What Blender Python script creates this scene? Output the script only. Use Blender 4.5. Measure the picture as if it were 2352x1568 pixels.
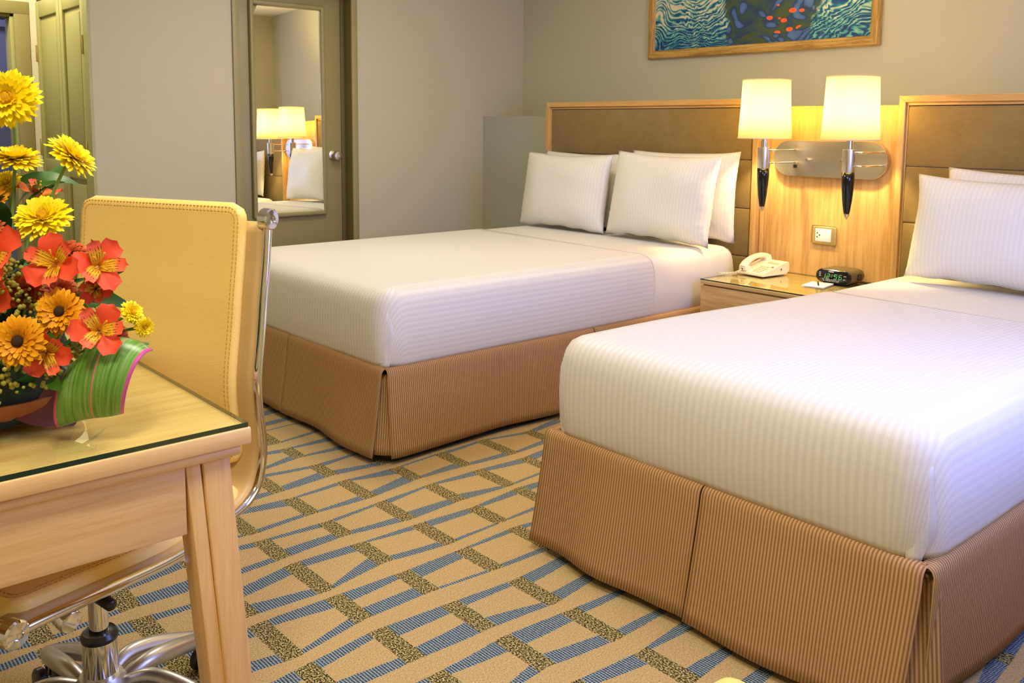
import bpy, bmesh, math, random
from mathutils import Vector, Matrix, noise
random.seed(7)
PI = math.pi
S = bpy.context.scene
COL = S.collection
for o in list(bpy.data.objects): bpy.data.objects.remove(o)

# ---------------------------------------------------------------- camera
cam_data = bpy.data.cameras.new('camera')
cam = bpy.data.objects.new('camera', cam_data); COL.objects.link(cam)
cam_data.sensor_width = 36.0; cam_data.sensor_fit = 'HORIZONTAL'
cam_data.lens = 36.0 * 2090.7 / 2352.0
cam_data.shift_y = -(784 - 529.25) / 2352.0
cam_data.clip_start = 0.05
r_ = Vector((0.65946503, 0.75168892, 0.00834499))
u_ = Vector((-0.09127919, 0.06905154, 0.9934284))
f_ = Vector((-0.74617289, 0.65589302, -0.11415063))
cam.matrix_world = Matrix(((r_.x, u_.x, -f_.x, 1.9719), (r_.y, u_.y, -f_.y, -4.0652), (r_.z, u_.z, -f_.z, 1.2517), (0, 0, 0, 1)))
S.camera = cam

# ---------------------------------------------------------------- world, lights, exposure
S.view_settings.view_transform = 'Standard'
S.view_settings.look = 'None'
S.view_settings.gamma = 1.0
S.view_settings.use_curve_mapping = False
S.view_settings.exposure = -0.2
w = bpy.data.worlds.new('world'); S.world = w; w.use_nodes = True
bg = w.node_tree.nodes['Background']
bg.inputs[0].default_value = (0.45, 0.58, 1.0, 1); bg.inputs[1].default_value = 2.0

def area(name, loc, rot, sx, sy, power, col):
    l = bpy.data.lights.new(name, 'AREA'); l.shape = 'RECTANGLE'; l.size = sx; l.size_y = sy
    l.energy = power; l.color = col
    o = bpy.data.objects.new(name, l); COL.objects.link(o); o.location = loc; o.rotation_euler = rot
    o['kind'] = 'helper'
    return o
CEIL = 2.58
# daylight through the window in the right wall
area('window_daylight', (1.93, -1.75, 1.45), (0, PI/2, 0), 1.35, 1.25, 66, (0.30, 0.36, 1.0))
# ceiling lamps added out of view as the source of the room light
for i, (x, y, p) in enumerate([(0.55, -2.9, 27), (-1.5, -1.7, 30), (1.3, -4.0, 36)]):
    area('ceiling_lamp_light', (x, y, CEIL - 0.07), (0, 0, 0), 0.50, 0.50, p, (1.0, 0.90, 0.70))
area('hall_light', (-3.65, -3.1, CEIL - 0.07), (0, 0, 0), 0.3, 0.3, 24, (1.0, 0.90, 0.60))
area('bathroom_light', (-5.0, -2.9, 2.35), (0, 0, 0), 0.4, 0.4, 9, (0.62, 0.66, 1.0))

# ---------------------------------------------------------------- node helpers
class NT:
    def __init__(s, mat):
        s.m = mat; s.t = mat.node_tree; s.n = s.t.nodes; s.l = s.t.links
    def new(s, typ, **kw):
        nd = s.n.new(typ)
        for k, v in kw.items(): setattr(nd, k, v)
        return nd
    def put(s, sock, v):
        if v is None: return
        if isinstance(v, bpy.types.NodeSocket): s.l.new(v, sock)
        elif isinstance(v, (tuple, list)) and len(v) == 3 and sock.type == 'RGBA': sock.default_value = (*v, 1)
        else: sock.default_value = v
    def math(s, op, a, b=None, c=None, clamp=False):
        nd = s.new('ShaderNodeMath', operation=op); nd.use_clamp = clamp
        s.put(nd.inputs[0], a); s.put(nd.inputs[1], b)
        if c is not None: s.put(nd.inputs[2], c)
        return nd.outputs[0]
    def mix(s, f, a, b, blend='MIX'):
        nd = s.new('ShaderNodeMix', data_type='RGBA', blend_type=blend)
        s.put(nd.inputs[0], f); s.put(nd.inputs[6], a); s.put(nd.inputs[7], b)
        return nd.outputs[2]
    def ramp(s, fac, stops, interp='LINEAR'):
        nd = s.new('ShaderNodeValToRGB'); cr = nd.color_ramp; cr.interpolation = interp
        while len(cr.elements) < len(stops): cr.elements.new(0.5)
        for e, (p, c) in zip(cr.elements, stops): e.position = p; e.color = (*c, 1)
        s.put(nd.inputs[0], fac); return nd.outputs[0]
    def noise(s, vec, scale, detail=2, rough=0.5, out='Fac'):
        nd = s.new('ShaderNodeTexNoise'); s.put(nd.inputs['Vector'], vec)
        nd.inputs['Scale'].default_value = scale; nd.inputs['Detail'].default_value = detail
        nd.inputs['Roughness'].default_value = rough
        return nd.outputs[out]
    def wn(s, x, y, z):
        c = s.new('ShaderNodeCombineXYZ'); s.put(c.inputs[0], x); s.put(c.inputs[1], y); s.put(c.inputs[2], z)
        nd = s.new('ShaderNodeTexWhiteNoise', noise_dimensions='3D'); s.l.new(c.outputs[0], nd.inputs['Vector'])
        return nd.outputs['Value']
    def mapping(s, vec, scale=(1, 1, 1), rot=(0, 0, 0), loc=(0, 0, 0)):
        nd = s.new('ShaderNodeMapping'); s.put(nd.inputs['Vector'], vec)
        nd.inputs['Scale'].default_value = scale; nd.inputs['Rotation'].default_value = rot; nd.inputs['Location'].default_value = loc
        return nd.outputs[0]
    def obj(s): return s.new('ShaderNodeTexCoord').outputs['Object']
    def uv(s): return s.new('ShaderNodeTexCoord').outputs['UV']
    def pos(s): return s.new('ShaderNodeNewGeometry').outputs['Position']
    def sep(s, v):
        nd = s.new('ShaderNodeSeparateXYZ'); s.put(nd.inputs[0], v); return nd.outputs
    def bump(s, h, strength=0.3, dist=0.01):
        nd = s.new('ShaderNodeBump'); nd.inputs['Strength'].default_value = strength; nd.inputs['Distance'].default_value = dist
        s.put(nd.inputs['Height'], h); return nd.outputs[0]

def mat(name, color=(0.5, 0.5, 0.5), rough=0.6, metal=0.0, spec=0.5, **kw):
    m = bpy.data.materials.new(name); m.use_nodes = True
    t = NT(m); b = m.node_tree.nodes['Principled BSDF']; t.b = b
    b.inputs['Base Color'].default_value = (*color, 1); b.inputs['Roughness'].default_value = rough
    b.inputs['Metallic'].default_value = metal; b.inputs['Specular IOR Level'].default_value = spec
    for k, v in kw.items(): t.put(b.inputs[k.replace('_', ' ')], v)
    return m, t

def srgb(r, g, b):
    f = lambda c: (c/255/12.92) if c/255 <= 0.04045 else ((c/255+0.055)/1.055)**2.4
    return (f(r), f(g), f(b))
def mulc(c, k): return tuple(min(1, x*k) for x in c)

# ---------------------------------------------------------------- materials
def simple_noise_mat(name, c1, c2, scale=5, rough=0.6, bump=0.0, bscale=200, metal=0, spec=0.5, detail=3):
    m, t = mat(name, c1, rough, metal, spec)
    v = t.obj()
    t.put(t.b.inputs['Base Color'], t.mix(t.noise(v, scale, detail), c1, c2))
    if bump: t.put(t.b.inputs['Normal'], t.bump(t.noise(v, bscale, 2), bump, 0.002))
    return m

def wood_mat(name, c1, c2, grain='x', rough=0.38, fine=1.0, coat=0.0):
    m, t = mat(name, c1, rough)
    sc = {'x': (1.2, 26, 26), 'y': (26, 1.2, 26), 'z': (26, 26, 1.2)}[grain]
    v = t.mapping(t.obj(), sc)
    n1 = t.noise(v, 1.6*fine, 4, 0.6); n2 = t.noise(v, 9*fine, 3, 0.7)
    f = t.math('ADD', t.math('MULTIPLY', n1, 0.6), t.math('MULTIPLY', n2, 0.4))
    t.put(t.b.inputs['Base Color'], t.ramp(f, [(0.30, mulc(c2, 0.86)), (0.43, c2), (0.55, c1), (0.75, mulc(c1, 1.12))]))
    t.put(t.b.inputs['Normal'], t.bump(n2, 0.12, 0.001))
    if coat: t.b.inputs['Coat Weight'].default_value = coat; t.b.inputs['Coat Roughness'].default_value = 0.04
    return m

WALL = simple_noise_mat('wall_paint', srgb(204, 196, 168), srgb(198, 190, 162), 2, 0.85, 0.05, 300)
WALLB = simple_noise_mat('wall_paint_sage', srgb(198, 194, 166), srgb(193, 189, 161), 2, 0.85, 0.05, 300)
CEILM = simple_noise_mat('ceiling_paint', srgb(232, 226, 205), srgb(226, 220, 200), 2, 0.9)
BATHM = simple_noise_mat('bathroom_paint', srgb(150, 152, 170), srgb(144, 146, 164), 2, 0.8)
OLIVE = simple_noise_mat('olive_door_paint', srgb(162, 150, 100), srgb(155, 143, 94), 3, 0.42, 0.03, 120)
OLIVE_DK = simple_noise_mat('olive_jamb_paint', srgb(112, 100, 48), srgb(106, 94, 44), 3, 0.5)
OLIVE_LT = simple_noise_mat('closet_door_paint', srgb(180, 176, 116), srgb(174, 170, 111), 3, 0.4)
DARKGAP = mat('dark_gap', (0.02, 0.015, 0.01), 0.9)[0]
HONEY = wood_mat('honey_wood_vertical', srgb(214, 172, 104), srgb(196, 152, 86), 'z', 0.36)
HONEYX = wood_mat('honey_wood_long', srgb(214, 170, 100), srgb(200, 154, 86), 'x', 0.36)
NSW = wood_mat('nightstand_wood', srgb(200, 168, 112), srgb(182, 148, 94), 'x', 0.35)
DESKY = wood_mat('desk_wood_side', srgb(236, 196, 136), srgb(224, 180, 118), 'y', 0.4, 0.7)
DESKZ = wood_mat('desk_wood_leg', srgb(238, 198, 140), srgb(228, 184, 124), 'z', 0.4, 0.7)
DESKX = wood_mat('desk_wood_top', srgb(212, 178, 112), srgb(198, 162, 96), 'x', 0.4, 0.7)
PICW = wood_mat('picture_frame_wood', srgb(196, 160, 84), srgb(150, 116, 54), 'x', 0.5, 2.2)
PICWZ = wood_mat('picture_frame_wood_upright', srgb(196, 160, 84), srgb(150, 116, 54), 'z', 0.5, 2.2)
CHROME = mat('chrome', (0.78, 0.77, 0.76), 0.08, 1.0)[0]
STEEL = mat('brushed_steel', (0.66, 0.62, 0.54), 0.30, 1.0)[0]
BRASSY = mat('champagne_metal', srgb(196, 174, 112), 0.35, 0.6)[0]
ALU = simple_noise_mat('cast_aluminium', (0.62, 0.60, 0.58), (0.55, 0.53, 0.52), 8, 0.36, 0.0, 100, 1.0)
BLACK = mat('black_plastic', (0.012, 0.011, 0.011), 0.28)[0]
BLACKG = mat('black_gloss', (0.006, 0.006, 0.006), 0.08)[0]
DKGREY = mat('dark_taupe_plastic', srgb(92, 80, 52), 0.4)[0]
CREAMP = simple_noise_mat('cream_plastic', srgb(236, 222, 190), srgb(230, 216, 184), 4, 0.35)
WHITEP = mat('white_plastic', srgb(238, 234, 222), 0.35)[0]
KEYS = mat('pale_key_plastic', srgb(214, 200, 168), 0.45)[0]
LCD = mat('grey_display', srgb(176, 168, 130), 0.2)[0]
REDB = mat('orange_red_button', srgb(214, 92, 40), 0.4)[0]
PAPER = mat('white_paper', srgb(236, 232, 226), 0.8)[0]
PAPERK = mat('printed_grey', srgb(150, 148, 142), 0.8)[0]
MIRR = mat('mirror_glass', (0.93, 0.95, 0.88), 0.004, 1.0)[0]

def glass_mat(name, tint, ior=1.5):
    m = bpy.data.materials.new(name); m.use_nodes = True; t = NT(m); n = m.node_tree.nodes
    n.remove(n['Principled BSDF']); out = n['Material Output']
    tr = t.new('ShaderNodeBsdfTransparent'); tr.inputs[0].default_value = (*tint, 1)
    gl = t.new('ShaderNodeBsdfGlossy'); gl.inputs['Roughness'].default_value = 0.02; gl.inputs[0].default_value = (1, 1, 1, 1)
    fr = t.new('ShaderNodeFresnel'); fr.inputs[0].default_value = ior
    mx = t.new('ShaderNodeMixShader'); ge = t.new('ShaderNodeNewGeometry'); t.l.new(t.math('MULTIPLY', fr.outputs[0], t.math('SUBTRACT', 1.0, ge.outputs['Backfacing'])), mx.inputs[0]); t.l.new(tr.outputs[0], mx.inputs[1]); t.l.new(gl.outputs[0], mx.inputs[2])
    t.l.new(mx.outputs[0], out.inputs[0]); return m
GLASS = glass_mat('clear_glass', (0.93, 0.97, 0.90))
GEDGE = mat('dark_green_glass_edge', (0.01, 0.035, 0.022), 0.12)[0]

def sheet_mat(name, c1, c2, period=0.021, duty=0.5):
    m, t = mat(name, c1, 0.62, 0, 0.3)
    u = t.sep(t.uv())[0]
    s = t.math('SINE', t.math('MULTIPLY', u, 2*PI/period))
    f = t.math('MULTIPLY_ADD', s, 6.0, 0.5, True)
    t.put(t.b.inputs['Base Color'], t.mix(f, c1, c2))
    t.put(t.b.inputs['Roughness'], t.math('MULTIPLY_ADD', f, 0.2, 0.45))
    nz = t.noise(t.obj(), 9, 3)
    t.put(t.b.inputs['Normal'], t.bump(nz, 0.25, 0.006))
    t.b.inputs['Sheen Weight'].default_value = 0.1
    return m
SHEET = sheet_mat('white_satin_stripe_sheet', srgb(221, 217, 208), srgb(214, 209, 199))
PILLM = sheet_mat('white_satin_stripe_pillowcase', srgb(226, 222, 212), srgb(221, 217, 207), 0.019)
FOLDM = simple_noise_mat('white_plain_sheet', srgb(223, 219, 210), srgb(219, 214, 205), 4, 0.6, 0.1, 14)
def skirt_mat():
    m, t = mat('brown_pinstripe_fabric', (0.4, 0.25, 0.12), 0.75, 0, 0.2)
    u = t.sep(t.uv())[0]
    s = t.math('SINE', t.math('MULTIPLY', u, 2*PI/0.0088))
    f = t.math('MULTIPLY_ADD', s, 0.75, 0.45, True)
    t.put(t.b.inputs['Base Color'], t.mix(f, srgb(190, 152, 106), srgb(138, 100, 60)))
    return m
SKIRT = skirt_mat()
BASEM = mat('dark_bed_base', (0.03, 0.02, 0.015), 0.8)[0]

def suede():
    m, t = mat('brown_suede_upholstery', (0.2, 0.15, 0.07), 0.8, 0, 0.2)
    v = t.obj()
    n1 = t.noise(t.mapping(v, (1, 1, 1)), 9, 4, 0.7); n2 = t.noise(t.mapping(v, (6, 1, 40)), 3, 3, 0.6)
    f = t.math('ADD', t.math('MULTIPLY', n1, 0.7), t.math('MULTIPLY', n2, 0.3))
    t.put(t.b.inputs['Base Color'], t.ramp(f, [(0.3, srgb(128, 105, 56)), (0.5, srgb(138, 114, 64)), (0.7, srgb(148, 124, 72))]))
    t.put(t.b.inputs['Normal'], t.bump(n1, 0.2, 0.002))
    t.b.inputs['Sheen Weight'].default_value = 0.25
    return m
SUEDE = suede()

def leather(name, c1, c2):
    m, t = mat(name, c1, 0.42, 0, 0.4)
    v = t.obj()
    vo = t.new('ShaderNodeTexVoronoi'); vo.inputs['Scale'].default_value = 320; t.put(vo.inputs['Vector'], v)
    t.put(t.b.inputs['Base Color'], t.mix(t.noise(v, 3, 3), c1, c2))
    t.put(t.b.inputs['Normal'], t.bump(t.math('ADD', vo.outputs['Distance'], t.math('MULTIPLY', t.noise(t.mapping(v, (1, 1, 6)), 18, 3), 1.2)), 0.10, 0.002))
    return m
LEATH = leather('cream_yellow_leather', srgb(252, 222, 134), srgb(248, 212, 122))
LEATHB = leather('beige_leather_flange', srgb(206, 174, 118), srgb(196, 164, 108))
STITCH = mat('tan_stitching', srgb(196, 150, 60), 0.7)[0]

def carpet():
    m, t = mat('woven_patterned_carpet', (0.5, 0.4, 0.2), 0.95, 0, 0.1)
    P = t.pos()
    wob = t.noise(P, 3.0, 1); wob2 = t.noise(P, 120, 1)
    sx, sy, sz = t.sep(P)
    jig = t.math('MULTIPLY_ADD', wob2, 0.006, -0.003)
    x = t.math('ADD', t.math('ADD', sx, jig), t.math('MULTIPLY_ADD', wob, 0.016, -0.008)); y = t.math('ADD', sy, jig)
    pc = 0.225
    ci = t.math('DIVIDE', t.math('ADD', x, 0.545), pc)
    i = t.math('FLOOR', ci); fx = t.math('MULTIPLY', t.math('SUBTRACT', ci, i), pc)
    ty = t.math('DIVIDE', t.math('ADD', y, 2.682), 0.2145)
    k = t.math('FLOOR', ty); s = t.math('SUBTRACT', ty, k); k1 = t.math('ADD', k, 1.0)
    def lerp(a, b): return t.math('ADD', a, t.math('MULTIPLY', s, t.math('SUBTRACT', b, a)))
    def edge(z, base, amp):
        return t.math('MULTIPLY_ADD', lerp(t.wn(i, k, z), t.wn(i, k1, z)), amp, base - amp/2)
    xl = edge(1.3, 0.034, 0.050); xr = edge(2.3, 0.198, 0.045)
    def strip(z):
        return t.math('MULTIPLY_ADD', lerp(t.math('POWER', t.wn(i, k, z), 1.2), t.math('POWER', t.wn(i, k, z+1), 1.2)), 0.056, 0.010)
    inside = t.math('MULTIPLY', t.math('GREATER_THAN', fx, xl), t.math('LESS_THAN', fx, xr))
    bl = t.math('LESS_THAN', fx, t.math('ADD', xl, strip(3.3)))
    br = t.math('GREATER_THAN', fx, t.math('SUBTRACT', xr, strip(6.3)))
    blue = t.math('MULTIPLY', inside, t.math('MAXIMUM', bl, br))
    rowd = t.math('ABSOLUTE', t.math('SUBTRACT', t.math('ABSOLUTE', t.math('SUBTRACT', s, 0.5)), 0.5))
    ol = t.math('MULTIPLY', inside, t.math('LESS_THAN', rowd, 0.125))
    fine = t.noise(t.mapping(P, (1, 1.8, 1)), 210, 3, 0.75); grain = t.noise(t.mapping(P, (1.2, 1.8, 1)), 150, 2, 0.55)
    beige = t.ramp(fine, [(0.34, srgb(150, 124, 78)), (0.48, srgb(188, 160, 108)), (0.62, srgb(212, 186, 138))])
    wv = t.math('SINE', t.math('MULTIPLY', sy, 2*PI/0.0075)); wx = t.math('SINE', t.math('MULTIPLY', sx, 2*PI/0.0065))
    loop = t.math('ADD', t.math('ADD', t.math('MULTIPLY', wv, 0.26), t.math('MULTIPLY', wx, 0.12)), grain)
    bluec = t.ramp(loop, [(0.30, srgb(52, 60, 64)), (0.52, srgb(108, 126, 140)), (0.78, srgb(160, 174, 182))])
    olivec = t.ramp(grain, [(0.42, srgb(44, 38, 18)), (0.50, srgb(118, 104, 62)), (0.60, srgb(206, 188, 134))])
    c = t.mix(blue, beige, bluec); c = t.mix(ol, c, olivec)
    t.put(t.b.inputs['Base Color'], c)
    t.put(t.b.inputs['Normal'], t.bump(t.math('ADD', fine, grain), 0.5, 0.004))
    return m
CARPET = carpet()

def painting_mat():
    m, t = mat('swirling_water_paint', (0.1, 0.2, 0.4), 0.5, 0, 0.4)
    v = t.obj()
    x, y, z = t.sep(v)
    warp = t.noise(v, 3.2, 2, 0.5, 'Color')
    v2 = t.new('ShaderNodeVectorMath', operation='MULTIPLY_ADD'); t.put(v2.inputs[0], warp); v2.inputs[1].default_value = (0.42, 0, 0.36); t.put(v2.inputs[2], v)
    wv = t.new('ShaderNodeTexWave', wave_type='RINGS', rings_direction='Y', wave_profile='SIN')
    t.put(wv.inputs['Vector'], t.mapping(v2.outputs[0], (0.75, 1, 1.35), (0, 0, 0), (0.22, 0, -0.55)))
    wv.inputs['Scale'].default_value = 11.5; wv.inputs['Distortion'].default_value = 6.5; wv.inputs['Detail'].default_value = 2; wv.inputs['Detail Scale'].default_value = 3.0
    side = t.math('ADD', t.math('ADD', t.math('MULTIPLY', wv.outputs['Fac'], 0.42), t.math('MULTIPLY', t.noise(t.mapping(v, (16, 1, 34)), 1.0, 1), 0.62)), t.math('MULTIPLY', t.math('ADD', z, 0.08), 1.1))
    swirl = t.ramp(side, [(0.12, srgb(16, 48, 106)), (0.32, srgb(20, 84, 130)), (0.45, srgb(64, 152, 148)), (0.56, srgb(120, 180, 160)), (0.70, srgb(214, 206, 172)), (1.0, srgb(232, 220, 186))])
    vo = t.new('ShaderNodeTexVoronoi', feature='F1'); t.put(vo.inputs['Vector'], t.mapping(v2.outputs[0], (12, 1, 24))); vo.inputs['Scale'].default_value = 1.0
    pool = t.ramp(vo.outputs['Distance'], [(0.0, srgb(84, 120, 172)), (0.34, srgb(64, 98, 156)), (0.42, srgb(30, 52, 96)), (0.56, srgb(44, 74, 84)), (0.75, srgb(66, 84, 52))])
    # central dark pool, its own painted shape
    d = t.math('SQRT', t.math('ADD', t.math('POWER', t.math('DIVIDE', t.math('SUBTRACT', x, 0.12), 0.34), 2.0), t.math('POWER', t.math('DIVIDE', t.math('SUBTRACT', z, -0.15), 0.42), 2.0)))
    dm = t.math('ADD', d, t.math('MULTIPLY_ADD', t.noise(v, 9, 2), 1.0, -0.5))
    col = t.mix(t.ramp(dm, [(0.80, (0, 0, 0)), (0.95, (1, 1, 1))]), pool, swirl)
    vo2 = t.new('ShaderNodeTexVoronoi', feature='F1'); t.put(vo2.inputs['Vector'], t.mapping(v, (12, 1, 22), (0, 0.35, 0))); vo2.inputs['Scale'].default_value = 1.0
    spot = t.math('LESS_THAN', vo2.outputs['Distance'], 0.30)
    d3 = t.math('SQRT', t.math('ADD', t.math('POWER', t.math('DIVIDE', t.math('SUBTRACT', x, 0.20), 0.17), 2.0), t.math('POWER', t.math('DIVIDE', t.math('SUBTRACT', z, -0.13), 0.12), 2.0)))
    spot = t.math('MULTIPLY', spot, t.math('LESS_THAN', d3, 1.0))
    col = t.mix(spot, col, srgb(238, 98, 44))
    t.put(t.b.inputs['Base Color'], col)
    t.put(t.b.inputs['Normal'], t.bump(t.noise(t.mapping(v, (20, 1, 60)), 2, 3), 0.3, 0.002))
    return m
PAINTING = painting_mat()

def shade_mat():
    m = bpy.data.materials.new('lit_lampshade_fabric'); m.use_nodes = True; t = NT(m); n = m.node_tree.nodes
    n.remove(n['Principled BSDF']); out = n['Material Output']
    tl = t.new('ShaderNodeBsdfTranslucent'); tl.inputs[0].default_value = (1.0, 0.92, 0.62, 1)
    df = t.new('ShaderNodeBsdfDiffuse'); df.inputs[0].default_value = (0.95, 0.88, 0.62, 1)
    mx = t.new('ShaderNodeMixShader'); mx.inputs[0].default_value = 0.22
    t.l.new(tl.outputs[0], mx.inputs[1]); t.l.new(df.outputs[0], mx.inputs[2]); t.l.new(mx.outputs[0], out.inputs[0])
    return m
SHADE = shade_mat()
def emit(name, c, s):
    m, t = mat(name, c, 0.5); t.b.inputs['Emission Color'].default_value = (*c, 1); t.b.inputs['Emission Strength'].default_value = s; return m
DIGIT = emit('green_led_digits', (0.10, 0.55, 0.16), 0.5)
PRINT = mat('white_print', srgb(214, 214, 208), 0.6)[0]
BULB = emit('lamp_bulb', (1.0, 0.85, 0.55), 14)
DIFFUSER = emit('ceiling_lamp_diffuser', (1.0, 0.90, 0.74), 2.0)  # glow for the ceiling lamps added outside the view
TRIMW = simple_noise_mat('shade_trim_cloth', srgb(246, 214, 170), srgb(240, 206, 160), 5, 0.8)
SHEERM = None

def petal_mat(name, stops, rough=0.55, streak=None, trans=0.25):
    m, t = mat(name, (1, 0.7, 0), rough, 0, 0.3)
    x, y, z = t.sep(t.uv())
    c = t.ramp(y, stops)
    nz = t.noise(t.obj(), 60, 2)
    c = t.mix(t.math('MULTIPLY', nz, 0.35), c, stops[-1][1])
    if streak:
        st = t.math('GREATER_THAN', t.math('SINE', t.math('MULTIPLY', x, 34.0)), 0.72)
        st = t.math('MULTIPLY', st, t.math('MULTIPLY', t.math('GREATER_THAN', y, 0.2), t.math('LESS_THAN', y, 0.72)))
        st = t.math('MULTIPLY', st, t.math('GREATER_THAN', t.noise(t.mapping(t.uv(), (14, 6, 1)), 1.5, 1), 0.46))
        c = t.mix(st, c, streak)
    t.put(t.b.inputs['Base Color'], c)
    t.b.inputs['Subsurface Weight'].default_value = 0.0
    return m
YEL = petal_mat('yellow_petals', [(0.0, srgb(226, 178, 0)), (0.30, srgb(252, 216, 4)), (1.0, srgb(255, 232, 20))])
ORNG = petal_mat('orange_red_petals', [(0.0, srgb(214, 140, 40)), (0.3, srgb(232, 74, 34)), (0.75, srgb(240, 88, 52)), (1.0, srgb(226, 70, 48))])
ORNGI = petal_mat('yellow_throated_petals', [(0.0, srgb(216, 160, 20)), (0.30, srgb(236, 192, 24)), (0.5, srgb(222, 190, 40)), (0.66, srgb(242, 104, 60)), (1.0, srgb(244, 100, 66))], streak=srgb(90, 20, 10))
BRONZ = petal_mat('golden_petals_with_brown_base', [(0.0, srgb(90, 26, 4)), (0.22, srgb(150, 58, 6)), (0.5, srgb(222, 132, 8)), (1.0, srgb(240, 170, 14))])
REDM = petal_mat('dark_red_petals', [(0.0, srgb(96, 14, 6)), (0.5, srgb(150, 34, 18)), (1.0, srgb(196, 92, 44))])
PEACH = petal_mat('orange_bud_petals', [(0.0, srgb(240, 176, 60)), (0.5, srgb(246, 132, 62)), (1.0, srgb(244, 112, 52))])
CENTER = simple_noise_mat('dark_brown_flower_center', (0.02, 0.008, 0.003), (0.05, 0.02, 0.006), 200, 0.9)
YCENT = simple_noise_mat('golden_flower_center', srgb(190, 130, 0), srgb(226, 176, 10), 300, 0.9)
STEMM = simple_noise_mat('green_stem', srgb(126, 160, 66), srgb(104, 140, 56), 30, 0.5)
LEAFM = simple_noise_mat('dark_green_leaf', srgb(34, 72, 20), srgb(62, 110, 34), 20, 0.4)
BUDG = simple_noise_mat('pale_green_filler_buds', srgb(150, 146, 40), srgb(176, 166, 66), 60, 0.7)
SEPAL = simple_noise_mat('green_flower_underside', srgb(122, 112, 20), srgb(150, 140, 30), 40, 0.7)
def ti_mat():
    m, t = mat('green_pink_striped_leaf', (0.1, 0.3, 0.05), 0.32, 0, 0.5)
    x, y, z = t.sep(t.uv())
    n = t.noise(t.mapping(t.uv(), (26, 1.5, 1)), 1.0, 3, 0.6)
    c = t.ramp(n, [(0.30, srgb(58, 110, 30)), (0.48, srgb(98, 150, 52)), (0.60, srgb(120, 160, 90)), (0.70, srgb(196, 110, 120)), (0.8, srgb(120, 150, 70))])
    e = t.math('ABSOLUTE', t.math('SUBTRACT', x, 0.5))
    c = t.mix(t.math('GREATER_THAN', e, 0.455), c, srgb(206, 84, 140))
    rib = t.math('LESS_THAN', t.math('ABSOLUTE', t.math('SUBTRACT', x, 0.56)), 0.012)
    c = t.mix(rib, c, srgb(206, 120, 130))
    t.put(t.b.inputs['Base Color'], c)
    return m
TI = ti_mat()
TIB = simple_noise_mat('maroon_leaf_underside', srgb(86, 34, 24), srgb(120, 56, 40), 14, 0.4)
TERRA = simple_noise_mat('terracotta_bowl', srgb(176, 104, 44), srgb(150, 84, 34), 8, 0.45)

# ---------------------------------------------------------------- mesh helpers
def link(name, me, m=None, parent=None, smooth=False, **props):
    o = bpy.data.objects.new(name, me); COL.objects.link(o)
    if m is not None:
        for mm in (m if isinstance(m, (list, tuple)) else [m]): me.materials.append(mm)
    if parent is not None: o.parent = parent
    if smooth:
        for p in me.polygons: p.use_smooth = True
    for k, v in props.items(): o[k] = v
    return o
def bmo(name, bm, m=None, parent=None, smooth=False, auto=None, **props):
    bmesh.ops.recalc_face_normals(bm, faces=bm.faces[:])
    me = bpy.data.meshes.new(name); bm.to_mesh(me); bm.free()
    o = link(name, me, m, parent, smooth, **props)
    if smooth and auto: 
        try: me.set_sharp_from_angle(angle=auto)
        except Exception: pass
    return o
def box(bm, x0, x1, y0, y1, z0, z1, bev=0.0, seg=2, mi=0, mtx=None):
    r = bmesh.ops.create_cube(bm, size=1.0)
    vs = r['verts']
    for v in vs:
        v.co = Vector(((x0+x1)/2 + v.co.x*(x1-x0), (y0+y1)/2 + v.co.y*(y1-y0), (z0+z1)/2 + v.co.z*(z1-z0)))
    fs = set(f for v in vs for f in v.link_faces)
    for f in fs: f.material_index = mi
    geo = vs
    if bev > 0:
        es = list(set(e for v in vs for e in v.link_edges))
        rr = bmesh.ops.bevel(bm, geom=es, offset=bev, segments=seg, profile=0.5, affect='EDGES')
        geo = list(set(v for f in rr['faces'] for v in f.verts) | set(v for v in vs if v.is_valid))
        for f in rr['faces']: f.material_index = mi
    if mtx is not None:
        for v in geo: v.co = mtx @ v.co
    return geo
def boxo(name, dims, m, parent=None, bev=0.003, seg=2, smooth=True, **props):
    bm = bmesh.new(); box(bm, *dims, bev=bev, seg=seg)
    return bmo(name, bm, m, parent, smooth and bev > 0, math.radians(35), **props)
def rect(bm, pts, mi=0):
    f = bm.faces.new([bm.verts.new(p) for p in pts]); f.material_index = mi; return f
def tube(bm, pts, r, seg=10, closed=False, caps=True, mi=0):
    pts = [Vector(p) for p in pts]; n = len(pts); rings = []
    rr = r if isinstance(r, (list, tuple)) else [r]*n
    prev = None
    for i, p in enumerate(pts):
        a = pts[(i-1) % n] if (i > 0 or closed) else p; b = pts[(i+1) % n] if (i < n-1 or closed) else p
        tdir = (b-a).normalized()
        if prev is None:
            up = Vector((0, 0, 1)) if abs(tdir.z) < 0.9 else Vector((1, 0, 0))
            nx = tdir.cross(up).normalized()
        else:
            nx = (prev - tdir*prev.dot(tdir)).normalized()
        prev = nx; ny = tdir.cross(nx)
        rings.append([bm.verts.new(p + (nx*math.cos(2*PI*k/seg) + ny*math.sin(2*PI*k/seg))*rr[i]) for k in range(seg)])
    for i in range(n if closed else n-1):
        A = rings[i]; B = rings[(i+1) % n]
        for k in range(seg):
            f = bm.faces.new((A[k], A[(k+1) % seg], B[(k+1) % seg], B[k])); f.material_index = mi
    if caps and not closed:
        bm.faces.new(rings[0]).material_index = mi; bm.faces.new(rings[-1]).material_index = mi
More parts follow.
